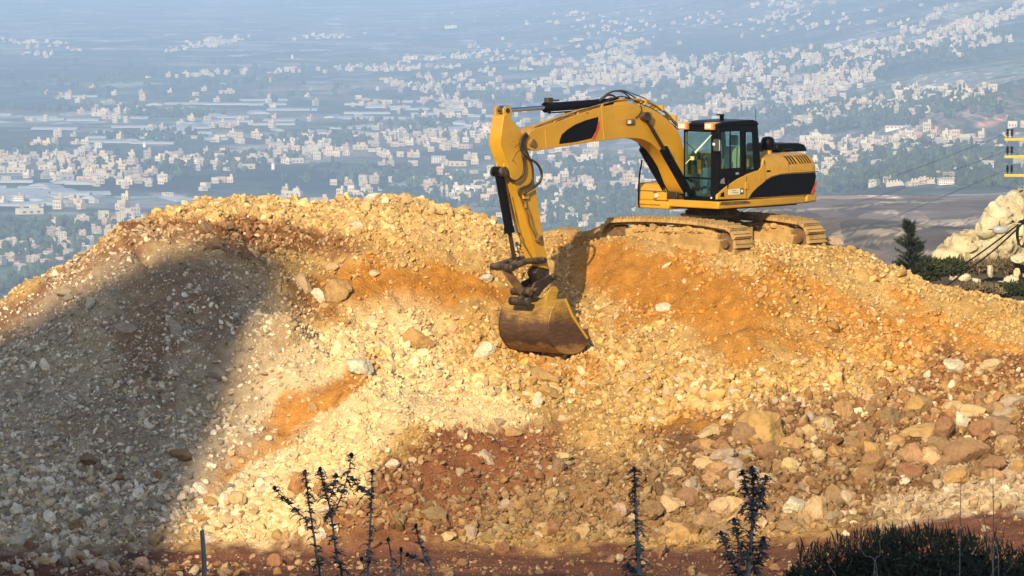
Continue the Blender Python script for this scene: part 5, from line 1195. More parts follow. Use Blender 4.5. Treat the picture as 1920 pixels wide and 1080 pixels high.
# interior
sxp = .42; q = MB(); q.box((sxp-.25, .50, zt+.45), (sxp+.25, .98, zt+.60)); q.prism([(sxp-.30, zt+.58), (sxp-.18, zt+.58), (sxp-.26, zt+1.25), (sxp-.36, zt+1.25)], .50, .98); q.prism([(sxp-.36, zt+1.27), (sxp-.27, zt+1.27), (sxp-.30, zt+1.52), (sxp-.38, zt+1.52)], .61, .87)
q.box((sxp-.2, .55, zt+.09), (sxp+.2, .93, zt+.45)); q.build('operator_seat', seatm, cabo, bevel=.04, seg=3)
q = MB(); q.box((sxp-.2, .34, zt+.09), (sxp+.35, .48, zt+.75)); q.box((sxp-.2, 1.0, zt+.09), (sxp+.35, 1.12, zt+.72)); q.cyl((sxp+.28, .41, zt+.75), (sxp+.33, .41, zt+.95), .018, 8); q.cyl((sxp+.28, 1.06, zt+.72), (sxp+.33, 1.06, zt+.92), .018, 8); q.box((sxp+.26, .38, zt+.93), (sxp+.36, .44, zt+1.02)); q.build('armrest_console', seatb, cabo, bevel=.02)
q = MB(); q.cyl((.95, .62, zt+.1), (.85, .62, zt+.75), .014, 8); q.cyl((.95, .82, zt+.1), (.85, .82, zt+.75), .014, 8); q.box((.92, .55, zt+.09), (1.1, .9, zt+.14)); q.box((1.0, .26, zt+.3), (1.1, .36, zt+.95)); q.build('travel_levers', darkm, cabo)
q = MB(); q.box((1.0, .24, zt+.95), (1.06, .46, zt+1.15)); q.build('monitor', darkm, cabo, bevel=.01)
# cab fittings
xw = XF+.03
q = MB(); q.tube([T(1333.5, 253.5, X=xw), T(1304, 286, X=xw)], [.013, .030], 8); wp = q.build('wiper', whitem, cabo)
q = MB(); q.tube([T(1330, 243, X=xw), T(1338, 253, X=xw)], .010, 6); q.tube([T(1286, 266, X=xw), T(1292, 272, X=xw), T(1318, 294, X=xw)], .008, 6); q.build('wiper_arm', blk, wp)
q = MB(); q.box((xw-.02, T(1295, 297, X=xw).y, T(1295, 300, X=xw).z), (xw+.01, T(1301, 297, X=xw).y, T(1295, 293, X=xw).z)); q.build('work_tag', simple('yellow_tag', (.62, .66, .32), .6), cabo)
q = MB(); q.tube([T(1286, 307, X=xw), T(1294, 298, X=xw)], .012, 6); q.build('tag_stem', whitem, cabo)
for (a0, a1, b0, b1) in ((1276, 1292, 230, 243), (1326, 1341, 229, 242)):
    y0_, y1_ = fy(a0, 240), fy(a1, 240); z0_, z1_ = fz(b1), fz(b0); ln = .10 if a0 < 1300 else .42
    q = MB(); q.prism([(XF+.11, z0_), (XF+.11, z1_), (XF-ln, z1_+.01), (XF-ln, z1_-.05), (XF-.06, z0_-.01)], y0_, y1_); lo = q.build('roof_lamp', orng, cabo, bevel=.012)
    q = MB(); q.box((XF+.111, y0_+.03, z0_+.03), (XF+.118, y1_-.05, z1_-.03)); q.build('lamp_lens', lampm, lo)
q = MB(); p_ = T(1343.5, 272, X=XF+.12); q.box((p_.x-.02, p_.y-.09, p_.z-.15), (p_.x+.03, p_.y+.10, p_.z+.14)); mr = q.build('mirror', darkm, cabo, bevel=.02)
q = MB(); q.box((p_.x+.031, p_.y-.09, p_.z-.01), (p_.x+.036, p_.y-.02, p_.z+.05)); q.box((p_.x-.0, p_.y+.101, p_.z-.13), (p_.x+.02, p_.y+.106, p_.z+.12)); q.build('mirror_edge', whitem, mr, smooth=0)
q = MB(); q.tube([(XF, YC1-.02, p_.z+.28), (p_.x, p_.y-.02, p_.z+.26), (p_.x, p_.y-.02, p_.z+.12)], .012, 6); q.build('mirror_arm', blk, mr)
p_ = T(1353, 227, Y=.75); q = MB(); q.box((p_.x-.04, .71, zc1+.03), (p_.x+.02, .79, zc1+.17)); q.box((p_.x-.03, .69, zc1+.15), (p_.x+.13, .81, zc1+.185)); q.build('beacon_bracket', blk, cabo)
q = MB(); p_ = T(1417, 226, Y=1.0); q.cyl((p_.x, 1.0, zc1), (p_.x, 1.0, zc1+.28), .007, 6); q.build('aerial', blk, cabo)
q = MB(); pw = T(1333.8, 371, X=XF+.012); q.cyl((XF+.005, pw.y, pw.z), (XF+.02, pw.y, pw.z), .022, 12); q.build('corner_lamp', lampm, cabo)

# ---- boom
BN, BF = YB+.21, YB-.21
OUT = [(986, 270), (987, 258), (994, 247), (1008, 239), (1025, 235), (1050, 226), (1075, 217.5), (1100, 209), (1125, 202), (1150, 196.5), (1170, 194.5), (1190, 195), (1207, 198), (1222, 203.5), (1235, 211), (1247, 220), (1260, 232), (1270, 244), (1277, 259), (1282, 280), (1287, 310), (1292, 345), (1290, 360), (1284, 364), (1277, 358), (1270, 345), (1258, 314), (1247, 296), (1235, 281), (1220, 268), (1207, 262), (1195, 259.5), (1180, 259), (1168, 259.2), (1140, 262.5), (1112, 266), (1080, 271), (1052, 275), (1025, 279.5), (1010, 283), (996, 282), (989, 277)]
q = MB(); q.prism(XZ(OUT, BN), BF, BN); boom = q.build('boom', yel, ex, bevel=.012, smooth=50)
q = MB(); q.prism(XZ([(1049, 270), (1050, 262), (1054, 252), (1064, 243), (1078, 234), (1097, 226), (1122, 219), (1121.5, 230), (1118, 245), (1110, 259), (1080, 266)], BN+.01), BN+.002, BN+.007); q.build('black_decal', blk, boom, smooth=0)
q = MB(); q.prism(XZ([(1122.3, 228), (1124.5, 228), (1124, 240), (1116, 261), (1110.5, 262.5), (1117.5, 248)], BN+.01), BN+.002, BN+.008); q.build('red_stripe', redm, boom, smooth=0)
q = MB(); 
for a_ in ((1022, 243, 1025, 278), (1128, 205, 1133, 262)): q.tube([T(a_[0], a_[1], Y=BN+.004), T(a_[2], a_[3], Y=BN+.004)], .012, 6)
q.build('weld_seam', yel2, boom)
q = MB(); p_ = T(1181, 229, Y=BN); q.box((p_.x-.13, BN, p_.z-.06), (p_.x+.16, BN+.05, p_.z+.08)); wl = q.build('boom_lamp', mudd, boom, bevel=.03); q = MB(); q.box((p_.x+.02, BN+.05, p_.z-.035), (p_.x+.13, BN+.058, p_.z+.045)); q.build('lamp_lens', lampm, wl)
q = MB(); q.cyl(off(T(1209, 218, Y=BN), dy=-.55), off(T(1209, 218, Y=BN), dy=.14), .105, 20); q.build('cylinder_pin', mudd, boom)
q = MB(); pn = T(997, 268, Y=BN); q.cyl(off(pn, dy=-.50), off(pn, dy=.06), .09, 18); q.build('nose_pin', mudd, boom)
# top lug for the stick cylinder
q = MB(); lg = XZ([(1140, 200), (1146, 188), (1156, 184), (1166, 190), (1176, 197)], YB)
q.prism(lg, YB-.16, YB-.10); q.prism(lg, YB+.10, YB+.16); q.build('cylinder_lug', yel, boom, bevel=.01)
# pipes along the boom top
for k, (dy, dz) in enumerate(((.16, .05), (.06, .08), (-.06, .06), (-.16, .05))):
    P = [T(a_, c_-3, Y=YB+dy) for a_, c_ in ((1003, 246), (1025, 237), (1075, 219), (1125, 203.5), (1160, 195.5), (1195, 195), (1222, 202), (1247, 218.5), (1262, 232), (1273, 247))]
    q = MB(); q.tube([off(p, dz=dz) for p in rings(P, 4)], .020, 6); q.build('hydraulic_pipe', yel2 if k % 2 else mudd, boom)
for a_, c_ in ((1030, 233), (1072, 216), (1118, 202), (1200, 193), (1232, 204), (1256, 223)):
    p_ = T(a_, c_, Y=YB); q = MB(); q.box((p_.x-.03, YB-.2, p_.z-.04), (p_.x+.03, YB+.2, p_.z+.09)); q.build('pipe_clamp', yel2, boom)
hose('hose', [(1100, 212, BN+.0), (1115, 206), (1133, 193), (1150, 184), (1166, 181), (1185, 186), (1205, 196), (1230, 208), (1252, 226), (1272, 243)], .016, YB+.1, boom)
hose('hose', [(1125, 187), (1140, 175), (1158, 170), (1175, 174), (1192, 184)], .018, YB, boom)
hose('hose', [(1124, 190), (1138, 178), (1152, 171), (1168, 173), (1182, 184), (1194, 192)], .018, YB+.12, boom)
hose('hose', [(1128, 190), (1145, 174), (1165, 169), (1190, 177), (1215, 188), (1240, 206), (1268, 236)], .012, YB-.12, boom)
hose('hose', [(1126, 186), (1136, 179), (1149, 179), (1160, 188)], .022, YB+.05, boom)
hose('thin_cable', [(1200, 196), (1203, 206), (1199, 214), (1191, 221)], .010, BN+.03, boom)
hose('thin_cable', [(1040, 230), (1058, 221), (1085, 208), (1108, 204)], .009, YB+.2, boom)

# ---- cylinders
def cylinder(name, A, B_, rb, rr, fr, parent=ex, eye=.10, m=blk, rm=chrome):  # A = barrel foot, B_ = rod end
    A, B_ = Vector(A), Vector(B_); d = (B_-A).normalized(); L_ = (B_-A).length; j = A+d*(L_*fr)
    q = MB(); q.cyl(A, j, rb, 20); q.cyl(j-d*.13, j, rb*1.18, 20); q.cyl(A+Vector((0, -rb*1.05, 0)), A+Vector((0, rb*1.05, 0)), rb*1.15, 16); o = q.build(name, m, parent, smooth=40)
    q = MB(); q.cyl(j, B_, rr, 16); q.cyl(B_+Vector((0, -.09, 0)), B_+Vector((0, .09, 0)), eye, 18); q.build('rod', rm, o, smooth=40)
    side_ = d.cross(Vector((0, 1, 0))).normalized(); q = MB(); q.tube([A+d*.15+side_*(-rb-.03), j-d*.1+side_*(-rb-.03)], .018, 6); q.build('feed_pipe', m, o)
    return o
CY = YB+.30
near_b = cylinder('boom_cylinder', T(1292, 362, Y=CY), T(1209, 218, Y=CY), .095, .048, .575, rm=grease)
CYF = YB-.34
foot = T(1292, 362, Y=CY); pin = T(1209, 218, Y=CY)
cylinder('boom_cylinder', (foot.x, CYF, foot.z), (pin.x, CYF, pin.z), .095, .048, .575, rm=grease)
q = MB(); q.prism([(foot.x-.5, zb+.02), (foot.x+.08, zb+.02), (foot.x+.13, foot.z), (foot.x, foot.z+.12), (foot.x-.3, foot.z+.02)], CYF-.13, CYF-.09); q.prism([(foot.x-.5, zb+.02), (foot.x+.08, zb+.02), (foot.x+.13, foot.z), (foot.x, foot.z+.12), (foot.x-.3, foot.z+.02)], CYF+.09, CYF+.13); q.box((foot.x-.5, CYF-.15, zb+.01), (foot.x+.05, CY+.0, zb+.12)); q.build('boom_foot_bracket', mudd, ex, bevel=.01)
for k in range(6):
    a_ = 1250+k*4.2; hose('hose', [(a_-5, 352), (a_-2, 360), (a_+3, 368), (a_+9, 377), (a_+14, 383)], .020, YB-.28+k*.04, ex, rub if k % 2 else grease)
for k in range(3): hose('hose', [(1224+k*2, 283), (1228+k*3, 300+k), (1240+k*3, 325), (1250+k*3, 343), (1262+k*3, 352)], .014, YB-.30+k*.05, ex)
for k in range(4): hose('hose', [(1252+3*k, 352), (1256+3*k, 338-2*k), (1264+3*k, 334-k), (1270+3*k, 345), (1266+4*k, 358)], .014, YB-.2+.06*k, ex, grease)
q = MB(); p_ = T(1262, 360, Y=-.25); q.box((p_.x-.25, -.5, p_.z-.16), (p_.x+.1, -.05, p_.z+.02)); q.build('valve_block', grease, ex, bevel=.02)
A_ = T(1152, 192, Y=YB); B_ = T(946, 207, Y=YB)
sc_cyl = cylinder('stick_cylinder', A_, B_, .105, .055, .635, eye=.12)
q = MB(); p_ = A_+(B_-A_)*.60; q.box((p_.x-.06, YB-.07, p_.z+.07), (p_.x+.10, YB+.07, p_.z+.22)); q.cyl((p_.x-.05, YB, p_.z+.16), (p_.x-.35, YB, p_.z+.15), .02, 8); q.build('cylinder_head', grease, sc_cyl, bevel=.015)

# ---- stick
SN, SF = YB+.18, YB-.18
sL = [(945, 217), (941, 243), (938, 270), (947.5, 300), (954.7, 319), (968, 360), (987.8, 422), (1005, 482), (1009, 500)]
sR = [(1030, 505), (1025, 486), (1018, 438), (1013, 407), (1005, 356), (998.5, 323), (993, 298), (988, 272), (979, 250), (962, 227), (951, 214)]
q = MB(); q.prism(XZ(sL+sR, SN), SF, SN); stick = q.build('stick', yel, ex, bevel=.012, smooth=50)
q = MB(); lg = XZ([(944, 219), (942, 205), (946, 199), (953, 199), (958, 206), (957, 219), (950, 222)], YB+.12); q.prism(lg, YB+.10, YB+.16); q.prism(lg, YB-.16, YB-.10); q.build('cylinder_lug', yel2, stick, bevel=.01)
q = MB(); p_ = T(949, 207, Y=YB+.12); q.cyl(off(p_, dy=-.30), off(p_, dy=.06), .055, 16); q.build('lug_pin', grease, stick)
q = MB()
for a_, c_, e_, f_ in ((964, 276, 976, 267), (970, 285, 979, 278), (960, 303, 969, 285), (962, 300, 968, 308)): q.tube([T(a_, c_, Y=SN+.003), T(e_, f_, Y=SN+.003)], .008, 5)
q.build('scratch_mark', mudd, stick)
q = MB(); p_ = T(952, 303, Y=SN-.1); q.prism(XZ([(937, 318), (939, 303), (944, 300), (946, 305), (947, 322)], YB), YB-.13, YB-.08); q.prism(XZ([(937, 318), (939, 303), (944, 300), (946, 305), (947, 322)], YB), YB+.08, YB+.13); q.build('bucket_cylinder_lug', yel2, stick)
for k, pts in enumerate(([(986, 369), (988, 384), (994, 400), (1001, 425), (1007, 440)], [(978, 372), (982, 385), (989, 402), (992, 418), (1004, 443)])): hose('hydraulic_pipe', pts, .017, SN+.03, stick, mudd)
hose('hose', [(986, 249), (979, 258), (976, 270), (979, 284), (992, 297), (1006, 306), (1015, 322), (1014, 338), (1003, 350), (990, 358), (982, 365)], .030, SN+.10, stick)
hose('hose', [(988, 251), (982, 260), (979, 272), (980, 290), (983, 309), (981, 326), (972, 337), (963, 339), (956, 334), (948, 326)], .028, SN+.08, stick)
hose('hose', [(990, 254), (985, 262), (984, 276), (992, 294), (998, 313), (999, 334), (993, 346), (981, 351), (973, 357), (975, 368)], .026, SN+.06, stick)
q = MB(); p_ = T(1010, 449, Y=SN+.04); q.cyl(off(p_, dy=-.05), off(p_, dy=.05), .09, 10); q.box((p_.x-.12, SN, p_.z-.05), (p_.x+.08, SN+.08, p_.z+.09)); q.build('hose_coupling', mudd, stick, bevel=.02)
q = MB(); p_ = T(984, 369, Y=SN+.03); q.box((p_.x-.10, SN, p_.z-.05), (p_.x+.08, SN+.07, p_.z+.05)); q.box((p_.x-.05, SN, p_.z-.26), (p_.x+.02, SN+.05, p_.z-.18)); q.build('pipe_bracket', yel2, stick, bevel=.01)
# bucket cylinder in front of the stick
foot2 = T(935, 322, Y=YB); rod2 = T(966, 494, Y=YB)
bc = cylinder('bucket_cylinder', foot2, rod2, .105, .050, .66, eye=.10, rm=grease)
q = MB(); q.cyl(off(foot2, dy=-.16), off(foot2, dy=.2), .12, 16); q.build('cylinder_pin', grease, bc)
hose('hose', [(955, 362), (961, 395), (966, 425), (975, 440)], .014, YB+.12, stick); hose('hose', [(956, 385), (962, 410), (972, 440), (984, 462), (1000, 488)], .012, YB+.14, stick, mudd)
# links
LKN = YB+.26
q = MB(); l0 = T(960, 502, Y=LKN); l1 = T(1020, 488, Y=LKN)
for y_ in (LKN-.05, YB-.26): q.tube([(l0.x, y_, l0.z), ((l0.x+l1.x)/2, y_+.0, (l0.z+l1.z)/2+.06), (l1.x, y_, l1.z)], [.085, .070, .085], 10)
q.cyl((l0.x, YB-.36, l0.z), (l0.x, LKN+.04, l0.z), .085, 16); q.cyl((l1.x, YB-.3, l1.z), (l1.x, LKN+.04, l1.z), .07, 16); q.build('tipping_link', grease, ex, bevel=.01)
l2 = T(988, 548, Y=YB+.15)
q = MB(); q.tube([(l0.x, YB, l0.z), (l2.x, YB, l2.z)], [.11, .12], 4); q.build('bucket_link', mudd, ex, bevel=.02)
q = MB(); q.prism(XZ([(1010, 500), (1030, 500), (1032, 528), (1024, 540), (1012, 532), (1004, 512)], YB+.14), YB-.14, YB+.14); q.build('stick_tip', grease, ex, bevel=.02)
q = MB(); qc = XZ([(998, 540), (1004, 530), (1030, 516), (1040, 516), (1042, 524), (1024, 538), (1010, 556), (1001, 560), (997, 550)], YB+.22); q.prism(qc, YB+.16, YB+.22); q.prism(qc, YB-.22, YB-.16)
a_, c_ = T(1003, 545, Y=YB+.2), T(1036, 520, Y=YB+.2); q.cyl((a_.x, YB-.26, a_.z), (a_.x, YB+.28, a_.z), .075, 14); q.cyl((c_.x, YB-.26, c_.z), (c_.x, YB+.28, c_.z), .06, 14)
d0 = T(985, 566, Y=YB+.15); q.cyl((d0.x, YB-.3, d0.z), (d0.x, YB+.26, d0.z), .10, 14); q.cyl((l2.x, YB-.3, l2.z), (l2.x, YB+.26, l2.z), .09, 14); q.tube([(d0.x, YB, d0.z), (a_.x, YB, a_.z)], [.12, .1], 8); q.build('quick_coupler', grease, ex, bevel=.01)
# bucket
BYN, BYF = YB+.68, YB-.84
prof_b = [(1059, 561), (1047, 562), (1038, 570), (1032, 584), (1028, 602), (1027, 620), (1030, 637), (1037, 650), (1047, 659), (1060, 664), (1075, 664.5), (1088, 660), (1097, 650), (1102, 634)]
pb_ = XZ(prof_b, BYN); bz0 = min(p[1] for p in pb_)
bkt = empty('bucket', (0, 0, bz0)); bkt.parent = ex
q = MB(); th = .03; n_ = len(pb_); cen = Vector((sum(p[0] for p in pb_)/n_, sum(p[1] for p in pb_)/n_)); inn = [(p[0]+(cen.x-p[0])*.06, p[1]+(cen.y-p[1])*.06) for p in pb_]
Wd = BYN-BYF
def bul(y_): return 1
for lay_ in (pb_, inn):
    for y_ in (BYF, BYN): q.v += [(p[0], y_, p[1]-bz0) for p in lay_]
for k in range(n_-1):
    q.f += [(k, k+1, n_+k+1, n_+k), (2*n_+k, 3*n_+k, 3*n_+k+1, 2*n_+k+1)]
q.f += [(0, n_, 3*n_, 2*n_), (n_-1, 3*n_-1, 4*n_-1, 2*n_-1)]
q.f += [(k, 2*n_+k, 2*n_+k+1, k+1) for k in range(n_-1)]+[(n_+k, n_+k+1, 3*n_+k+1, 3*n_+k) for k in range(n_-1)]
sh_ = q.build('bucket_shell', bk, bkt, smooth=40)
for y0_, y1_, nm_ in ((BYN-.04, BYN+.02, 'side_plate'), (BYF-.02, BYF+.04, 'side_plate')):
    q = MB(); q.prism([(p[0], p[1]-bz0) for p in pb_], y0_, y1_); q.build(nm_, bk, bkt, bevel=.008, smooth=30)
q = MB(); e0, e1 = T(1060, 561, Y=BYN+.03), T(1101, 634, Y=BYN+.03); m_ = T(1073, 592, Y=BYN+.03)
for y_ in (BYN+.03, BYF-.03): q.tube([(e0.x, y_, e0.z-bz0), (m_.x, y_, m_.z-bz0), (e1.x, y_, e1.z-bz0)], .035, 6)
q.build('side_cutter', yel2, bkt)
q = MB(); e2 = pb_[-1]; e3 = pb_[-2]; dv = Vector((e2[0]-e3[0], e2[1]-e3[1])).normalized()
for k in range(5):
    y_ = BYF+.12+k*(Wd-.24)/4; q.add([(e3[0], y_-.06, e3[1]-bz0-.04), (e3[0], y_+.06, e3[1]-bz0-.04), (e2[0], y_+.06, e2[1]-bz0-.04), (e2[0], y_-.06, e2[1]-bz0-.04), (e3[0], y_-.06, e3[1]-bz0+.05), (e3[0], y_+.06, e3[1]-bz0+.05), (e2[0]+dv.x*.12, y_+.02, e2[1]-bz0+dv.y*.12), (e2[0]+dv.x*.12, y_-.02, e2[1]-bz0+dv.y*.12)], [(3,2,1,0),(4,5,6,7),(0,1,5,4),(1,2,6,5),(2,3,7,6),(3,0,4,7)])
q.build('bucket_teeth', grease, bkt)
ear = [(1012, 618), (1014, 596), (1019, 570), (1026, 548), (1034, 538), (1042, 537), (1046, 545), (1042, 555), (1043, 562), (1060, 562), (1050, 575), (1036, 590)]
for y_ in (YB+.30, YB-.26):
    q = MB(); q.prism([(a_, c_-bz0) for a_, c_ in XZ(ear, YB+.30)], y_-.035, y_+.035); q.build('bucket_ear', bk, bkt, bevel=.01)
bpy.context.view_layer.update()
# ================================================================ right side: outcrop, young pine, pole, lamp
wr, t, b = mat('white_limestone'); n = noise_n(t, .9, 10, .7); n2 = noise_n(t, 4, 8, .7)
c_ = ramp(t, n.outputs[0], [(.30, (.22, .17, .10)), (.42, (.50, .43, .27)), (.56, (.66, .59, .40)), (.8, (.58, .51, .32))]).outputs[0]
t.links.new(c_, b.inputs['Base Color']); b.inputs['Roughness'].default_value = .95; bump(t, b, n2.outputs[0], .7, .2)
def lumpy(name, lumps, Y, m, label, cat, amp=.28, vox=.09, seed=0):
    bm = bmesh.new()
    for px, py, rx, ry in lumps:
        yy = Y+random.uniform(-.6, .6); p = at(px, py, yy); s = yy/FPX
        bmesh.ops.create_icosphere(bm, subdivisions=4, radius=1, matrix=Matrix.Translation(p) @ Matrix.Rotation(random.uniform(-.4, .4), 4, 'Y') @ Matrix.Diagonal((rx*s, max(rx, ry)*s*.9, ry*s, 1)))
    me = bpy.data.meshes.new('tmp'); bm.to_mesh(me); bm.free(); o = bpy.data.objects.new('tmp', me); COL.objects.link(o)
    md = o.modifiers.new('r', 'REMESH'); md.mode = 'VOXEL'; md.voxel_size = vox; bpy.context.view_layer.update()
    me2 = bpy.data.meshes.new_from_object(o.evaluated_get(bpy.context.evaluated_depsgraph_get())); bpy.data.objects.remove(o)
    for v in me2.vertices:
        c = v.co; q = c+Vector((seed, 0, 0)); n_ = v.normal
        r_ = mnoise.hetero_terrain(q*.55, 1, 2.1, 4, .3)*.25; cell = mnoise.voronoi(q*.75)[0]; cr = (cell[1]-cell[0])
        c += n_*(r_*amp*1.2-amp*.5+amp*.8*min(cr*2.6, 1)+1.0*amp*mnoise.fractal(q*.9, 1, 2, 2)+.55*amp*mnoise.fractal(q*3.2, .8, 2, 4)-.5*amp*max(0, mnoise.noise(q*1.6)-.15))
    me2.name = name; me2.materials.clear(); me2.materials.append(m); me2.shade_smooth(); me2.set_sharp_from_angle(angle=R(50))
    o = bpy.data.objects.new(name, me2); COL.objects.link(o); tag(o, label, cat); return o
lumpy('rock_outcrop', [(1895, 425, 55, 52), (1862, 415, 26, 36), (1865, 470, 60, 34), (1800, 470, 34, 26), (1778, 484, 20, 16), (1935, 460, 60, 60), (1830, 448, 30, 18), (1900, 478, 60, 30), (1905, 385, 40, 20), (1990, 430, 60, 80)], 165, wr, 'massive white limestone outcrop on the slope behind the heap', 'rock outcrop', amp=.30)
for px, py, rx, ry, lab in ((1872, 534, 24, 9, 'white rock lying alone below the outcrop'), (1898, 528, 16, 12, 'round white rock right of the lone one below the outcrop'), (1808, 520, 12, 8, 'small white rock under the left end of the outcrop'), (1830, 526, 10, 7, 'tiny white rock below the middle of the outcrop'),
                           (1916, 486, 22, 13, 'white boulder at the right frame edge under the outcrop'), (1856, 507, 8, 14, 'narrow white rock hanging under the outcrop'), (1788, 522, 12, 6, 'flat whitish rock just behind the heap crest'), (1905, 510, 9, 10, 'grey white stone beside the frame edge'), (1790, 506, 9, 5, 'pale stone among the dark shrubs')):
    s = 155/FPX; o = bpy.data.objects.new('white_rock', rock_mesh('white_rock', px, 4, stone_o, 10, .16)); COL.objects.link(o); o.location = at(px, py, 155); o.scale = (rx*s*1.05, rx*s, ry*s*1.5)
    o.rotation_euler = (0, 0, px*.7); o.color = (.70, .63, .44, 1); tag(o, lab, 'rock')
leafd = simple('dark_leaf', (.045, .055, .022), .8, var=.5, scale=3, spec=.2); dryg = simple('dry_grass', (.16, .12, .06), .9, var=.4, scale=2)
def leafclump(name, centre, rad, n, ln, wd, m, parent=None, seed=0, shell=.35, up=.2):
    r = np.random.default_rng(seed); d = r.normal(0, 1, (n, 3)); d /= np.linalg.norm(d, axis=1)[:, None]; rr = (shell+(1-shell)*r.random(n))[:, None]
    lump = np.array([1+.30*mnoise.noise(Vector(q*2.2)+Vector((seed, 0, 0))) for q in d])[:, None]
    P = np.array(centre)+d*rr*lump*np.array(rad); a = r.normal(0, 1, (n, 3))+d*.8+np.array([0, 0, up*3]); a /= np.linalg.norm(a, axis=1)[:, None]
    c = np.cross(a, r.normal(0, 1, (n, 3))); c /= np.linalg.norm(c, axis=1)[:, None]; L_ = (ln*r.uniform(.5, 1.3, n))[:, None]; W_2 = (wd*r.uniform(.6, 1.2, n))[:, None]
    V = np.stack([P-c*W_2*.5, P+a*L_*.5-c*W_2*.6+d*0, P+a*L_, P+a*L_*.5+c*W_2*.6, P+c*W_2*.5], 1).reshape(-1, 3)
    F = [(5*i, 5*i+1, 5*i+2, 5*i+3, 5*i+4) for i in range(n)]
    me = bpy.data.meshes.new(name); me.from_pydata(V.tolist(), [], F); me.materials.append(m); o = bpy.data.objects.new(name, me); COL.objects.link(o)
    if parent: o.parent = parent
    return o
# young pine
pz = gz1(at(1705, 500, 133).x, 133); pb = Vector((at(1705, 500, 133).x, 133, pz)); ptop = at(1704, 418, 133).z; Hh = ptop-pz
barkm = simple('bark', (.10, .07, .05), .9, var=.3)
pr = empty('pine_tree', pb); tag(pr, 'small dark young pine standing behind the right shoulder of the heap', 'tree')
q = MB(); q.tube([(0, 0, -.2), (.02, 0, Hh*.5), (-.01, 0, Hh*.97)], [.045, .03, .008], 8); q.build('trunk', barkm, pr)
V, F = [], []; r = random.Random(3)
pinm = simple('pine_needle', (.020, .034, .018), .8, var=.5, scale=4)
def needle(p, d, ln, w):
    c = d.cross(Vector((r.gauss(0, 1), r.gauss(0, 1), r.gauss(0, 1)))).normalized()*w; n = len(V); V.extend([p-c, p+c, p+d*ln]); F.append((n, n+1, n+2))
for k in range(110):
    z = Hh*(.22+.74*k/110); rad = .44*(1-max(0, (z/Hh-.55)/.55))**.7*r.uniform(.6, 1.1)+.06
    if z/Hh > .8: rad = r.uniform(.08, .22)
    a = r.uniform(0, 6.28); tip = Vector((math.cos(a)*rad, math.sin(a)*rad, z+rad*(.5 if z/Hh < .8 else 1.2)))
    base = Vector((0, 0, z)); n = 26
    for j in range(n):
        p = base.lerp(tip, j/n); dd = (tip-base).normalized()
        for _ in range(5):
            d = (dd*.6+Vector((r.gauss(0, .6), r.gauss(0, .6), r.gauss(.15, .5)))).normalized(); needle(p, d, r.uniform(.07, .15), .008)
me = bpy.data.meshes.new('crown'); me.from_pydata([tuple(v) for v in V], [], F); me.materials.append(pinm); o = bpy.data.objects.new('crown', me); COL.objects.link(o); o.parent = pr
for px, py, rx, ry, Y, lab, m in ((1745, 505, 36, 20, 140, 'dark green shrub right of the young pine', leafd), (1785, 500, 30, 12, 142, 'low dark shrub below the left end of the outcrop', leafd), (1905, 545, 40, 14, 150, 'dark green shrub at the right edge behind the heap', leafd), (1850, 500, 60, 10, 158, 'brown scrub under the white outcrop', dryg), (1830, 545, 50, 12, 148, 'dry brown scrub behind the heap crest', dryg), (1900, 500, 40, 12, 156, 'brown scrub between the white rocks', dryg)):
    s = Y/FPX; p = at(px, py, Y); o = leafclump('shrub', (0, 0, 0), (rx*s, rx*s*.8, ry*s), 1500, .16, .05, m, seed=px); o.location = p; tag(o, lab, 'shrub')
# power pole with insulators
polem = simple('galvanised_steel', (.42, .40, .33), .5, metal=.2, var=.15); armm = simple('yellow_crossarm', (.62, .40, .06), .5, var=.15); insm = simple('black_insulator', (.015, .013, .014), .35, var=.2)
Yp = 158.0; pp = at(1923, 300, Yp); gzp = gz1(pp.x, Yp); ztop = at(1921, 236, Yp).z
pr = empty('power_pole', (pp.x, Yp, gzp)); tag(pr, 'power pole at the right edge with three yellow crossarms and black insulators', 'power pole')
q = MB(); q.tube([(0, 0, -.3), (0, 0, ztop-gzp)], [.07, .045], 10); q.build('pole', polem, pr)
s = Yp/FPX
for py in (261.5, 294, 329):
    z = at(1900, py, Yp).z-gzp; q = MB(); q.box((-.69, -.05, z-.045), (.66, -.052+.1, z+.045)); arm = q.build('crossarm', armm, pr, bevel=.01)
    for px in (1889, 1897):
        x = (px-1923)*s; q = MB(); pts, rad = [], []
        q.cyl((x, 0, z+.04), (x, 0, z+.12), .015, 8)
        for k in range(5): q.tube([(x, 0, z+.12+k*.045), (x, 0, z+.135+k*.045), (x, 0, z+.16+k*.045)], [.03, .065, .03], 12)
        q.build('insulator', insm, arm)
wirem = simple('power_wire', (.05, .05, .055), .5, var=.1)
for k, (py, ex_, ey_) in enumerate(((249, 1600, 345), (282, 1560, 385), (317, 1560, 440))):
    a_ = at(1889, py, Yp); c2 = at(ex_, ey_, 900); q = MB(); P = []
    for j in range(25): f_ = j/24; p = a_.lerp(c2, f_); P.append((p.x, p.y, p.z-2*f_*(1-f_)))
    q.tube(P, [.008+.03*j/24 for j in range(25)], 5); o = q.build('power_line', wirem); tag(o, ('upper', 'middle', 'lowest')[k]+' thin power line running from the '+('top', 'middle', 'lowest')[k]+' crossarm into the valley', 'power line')
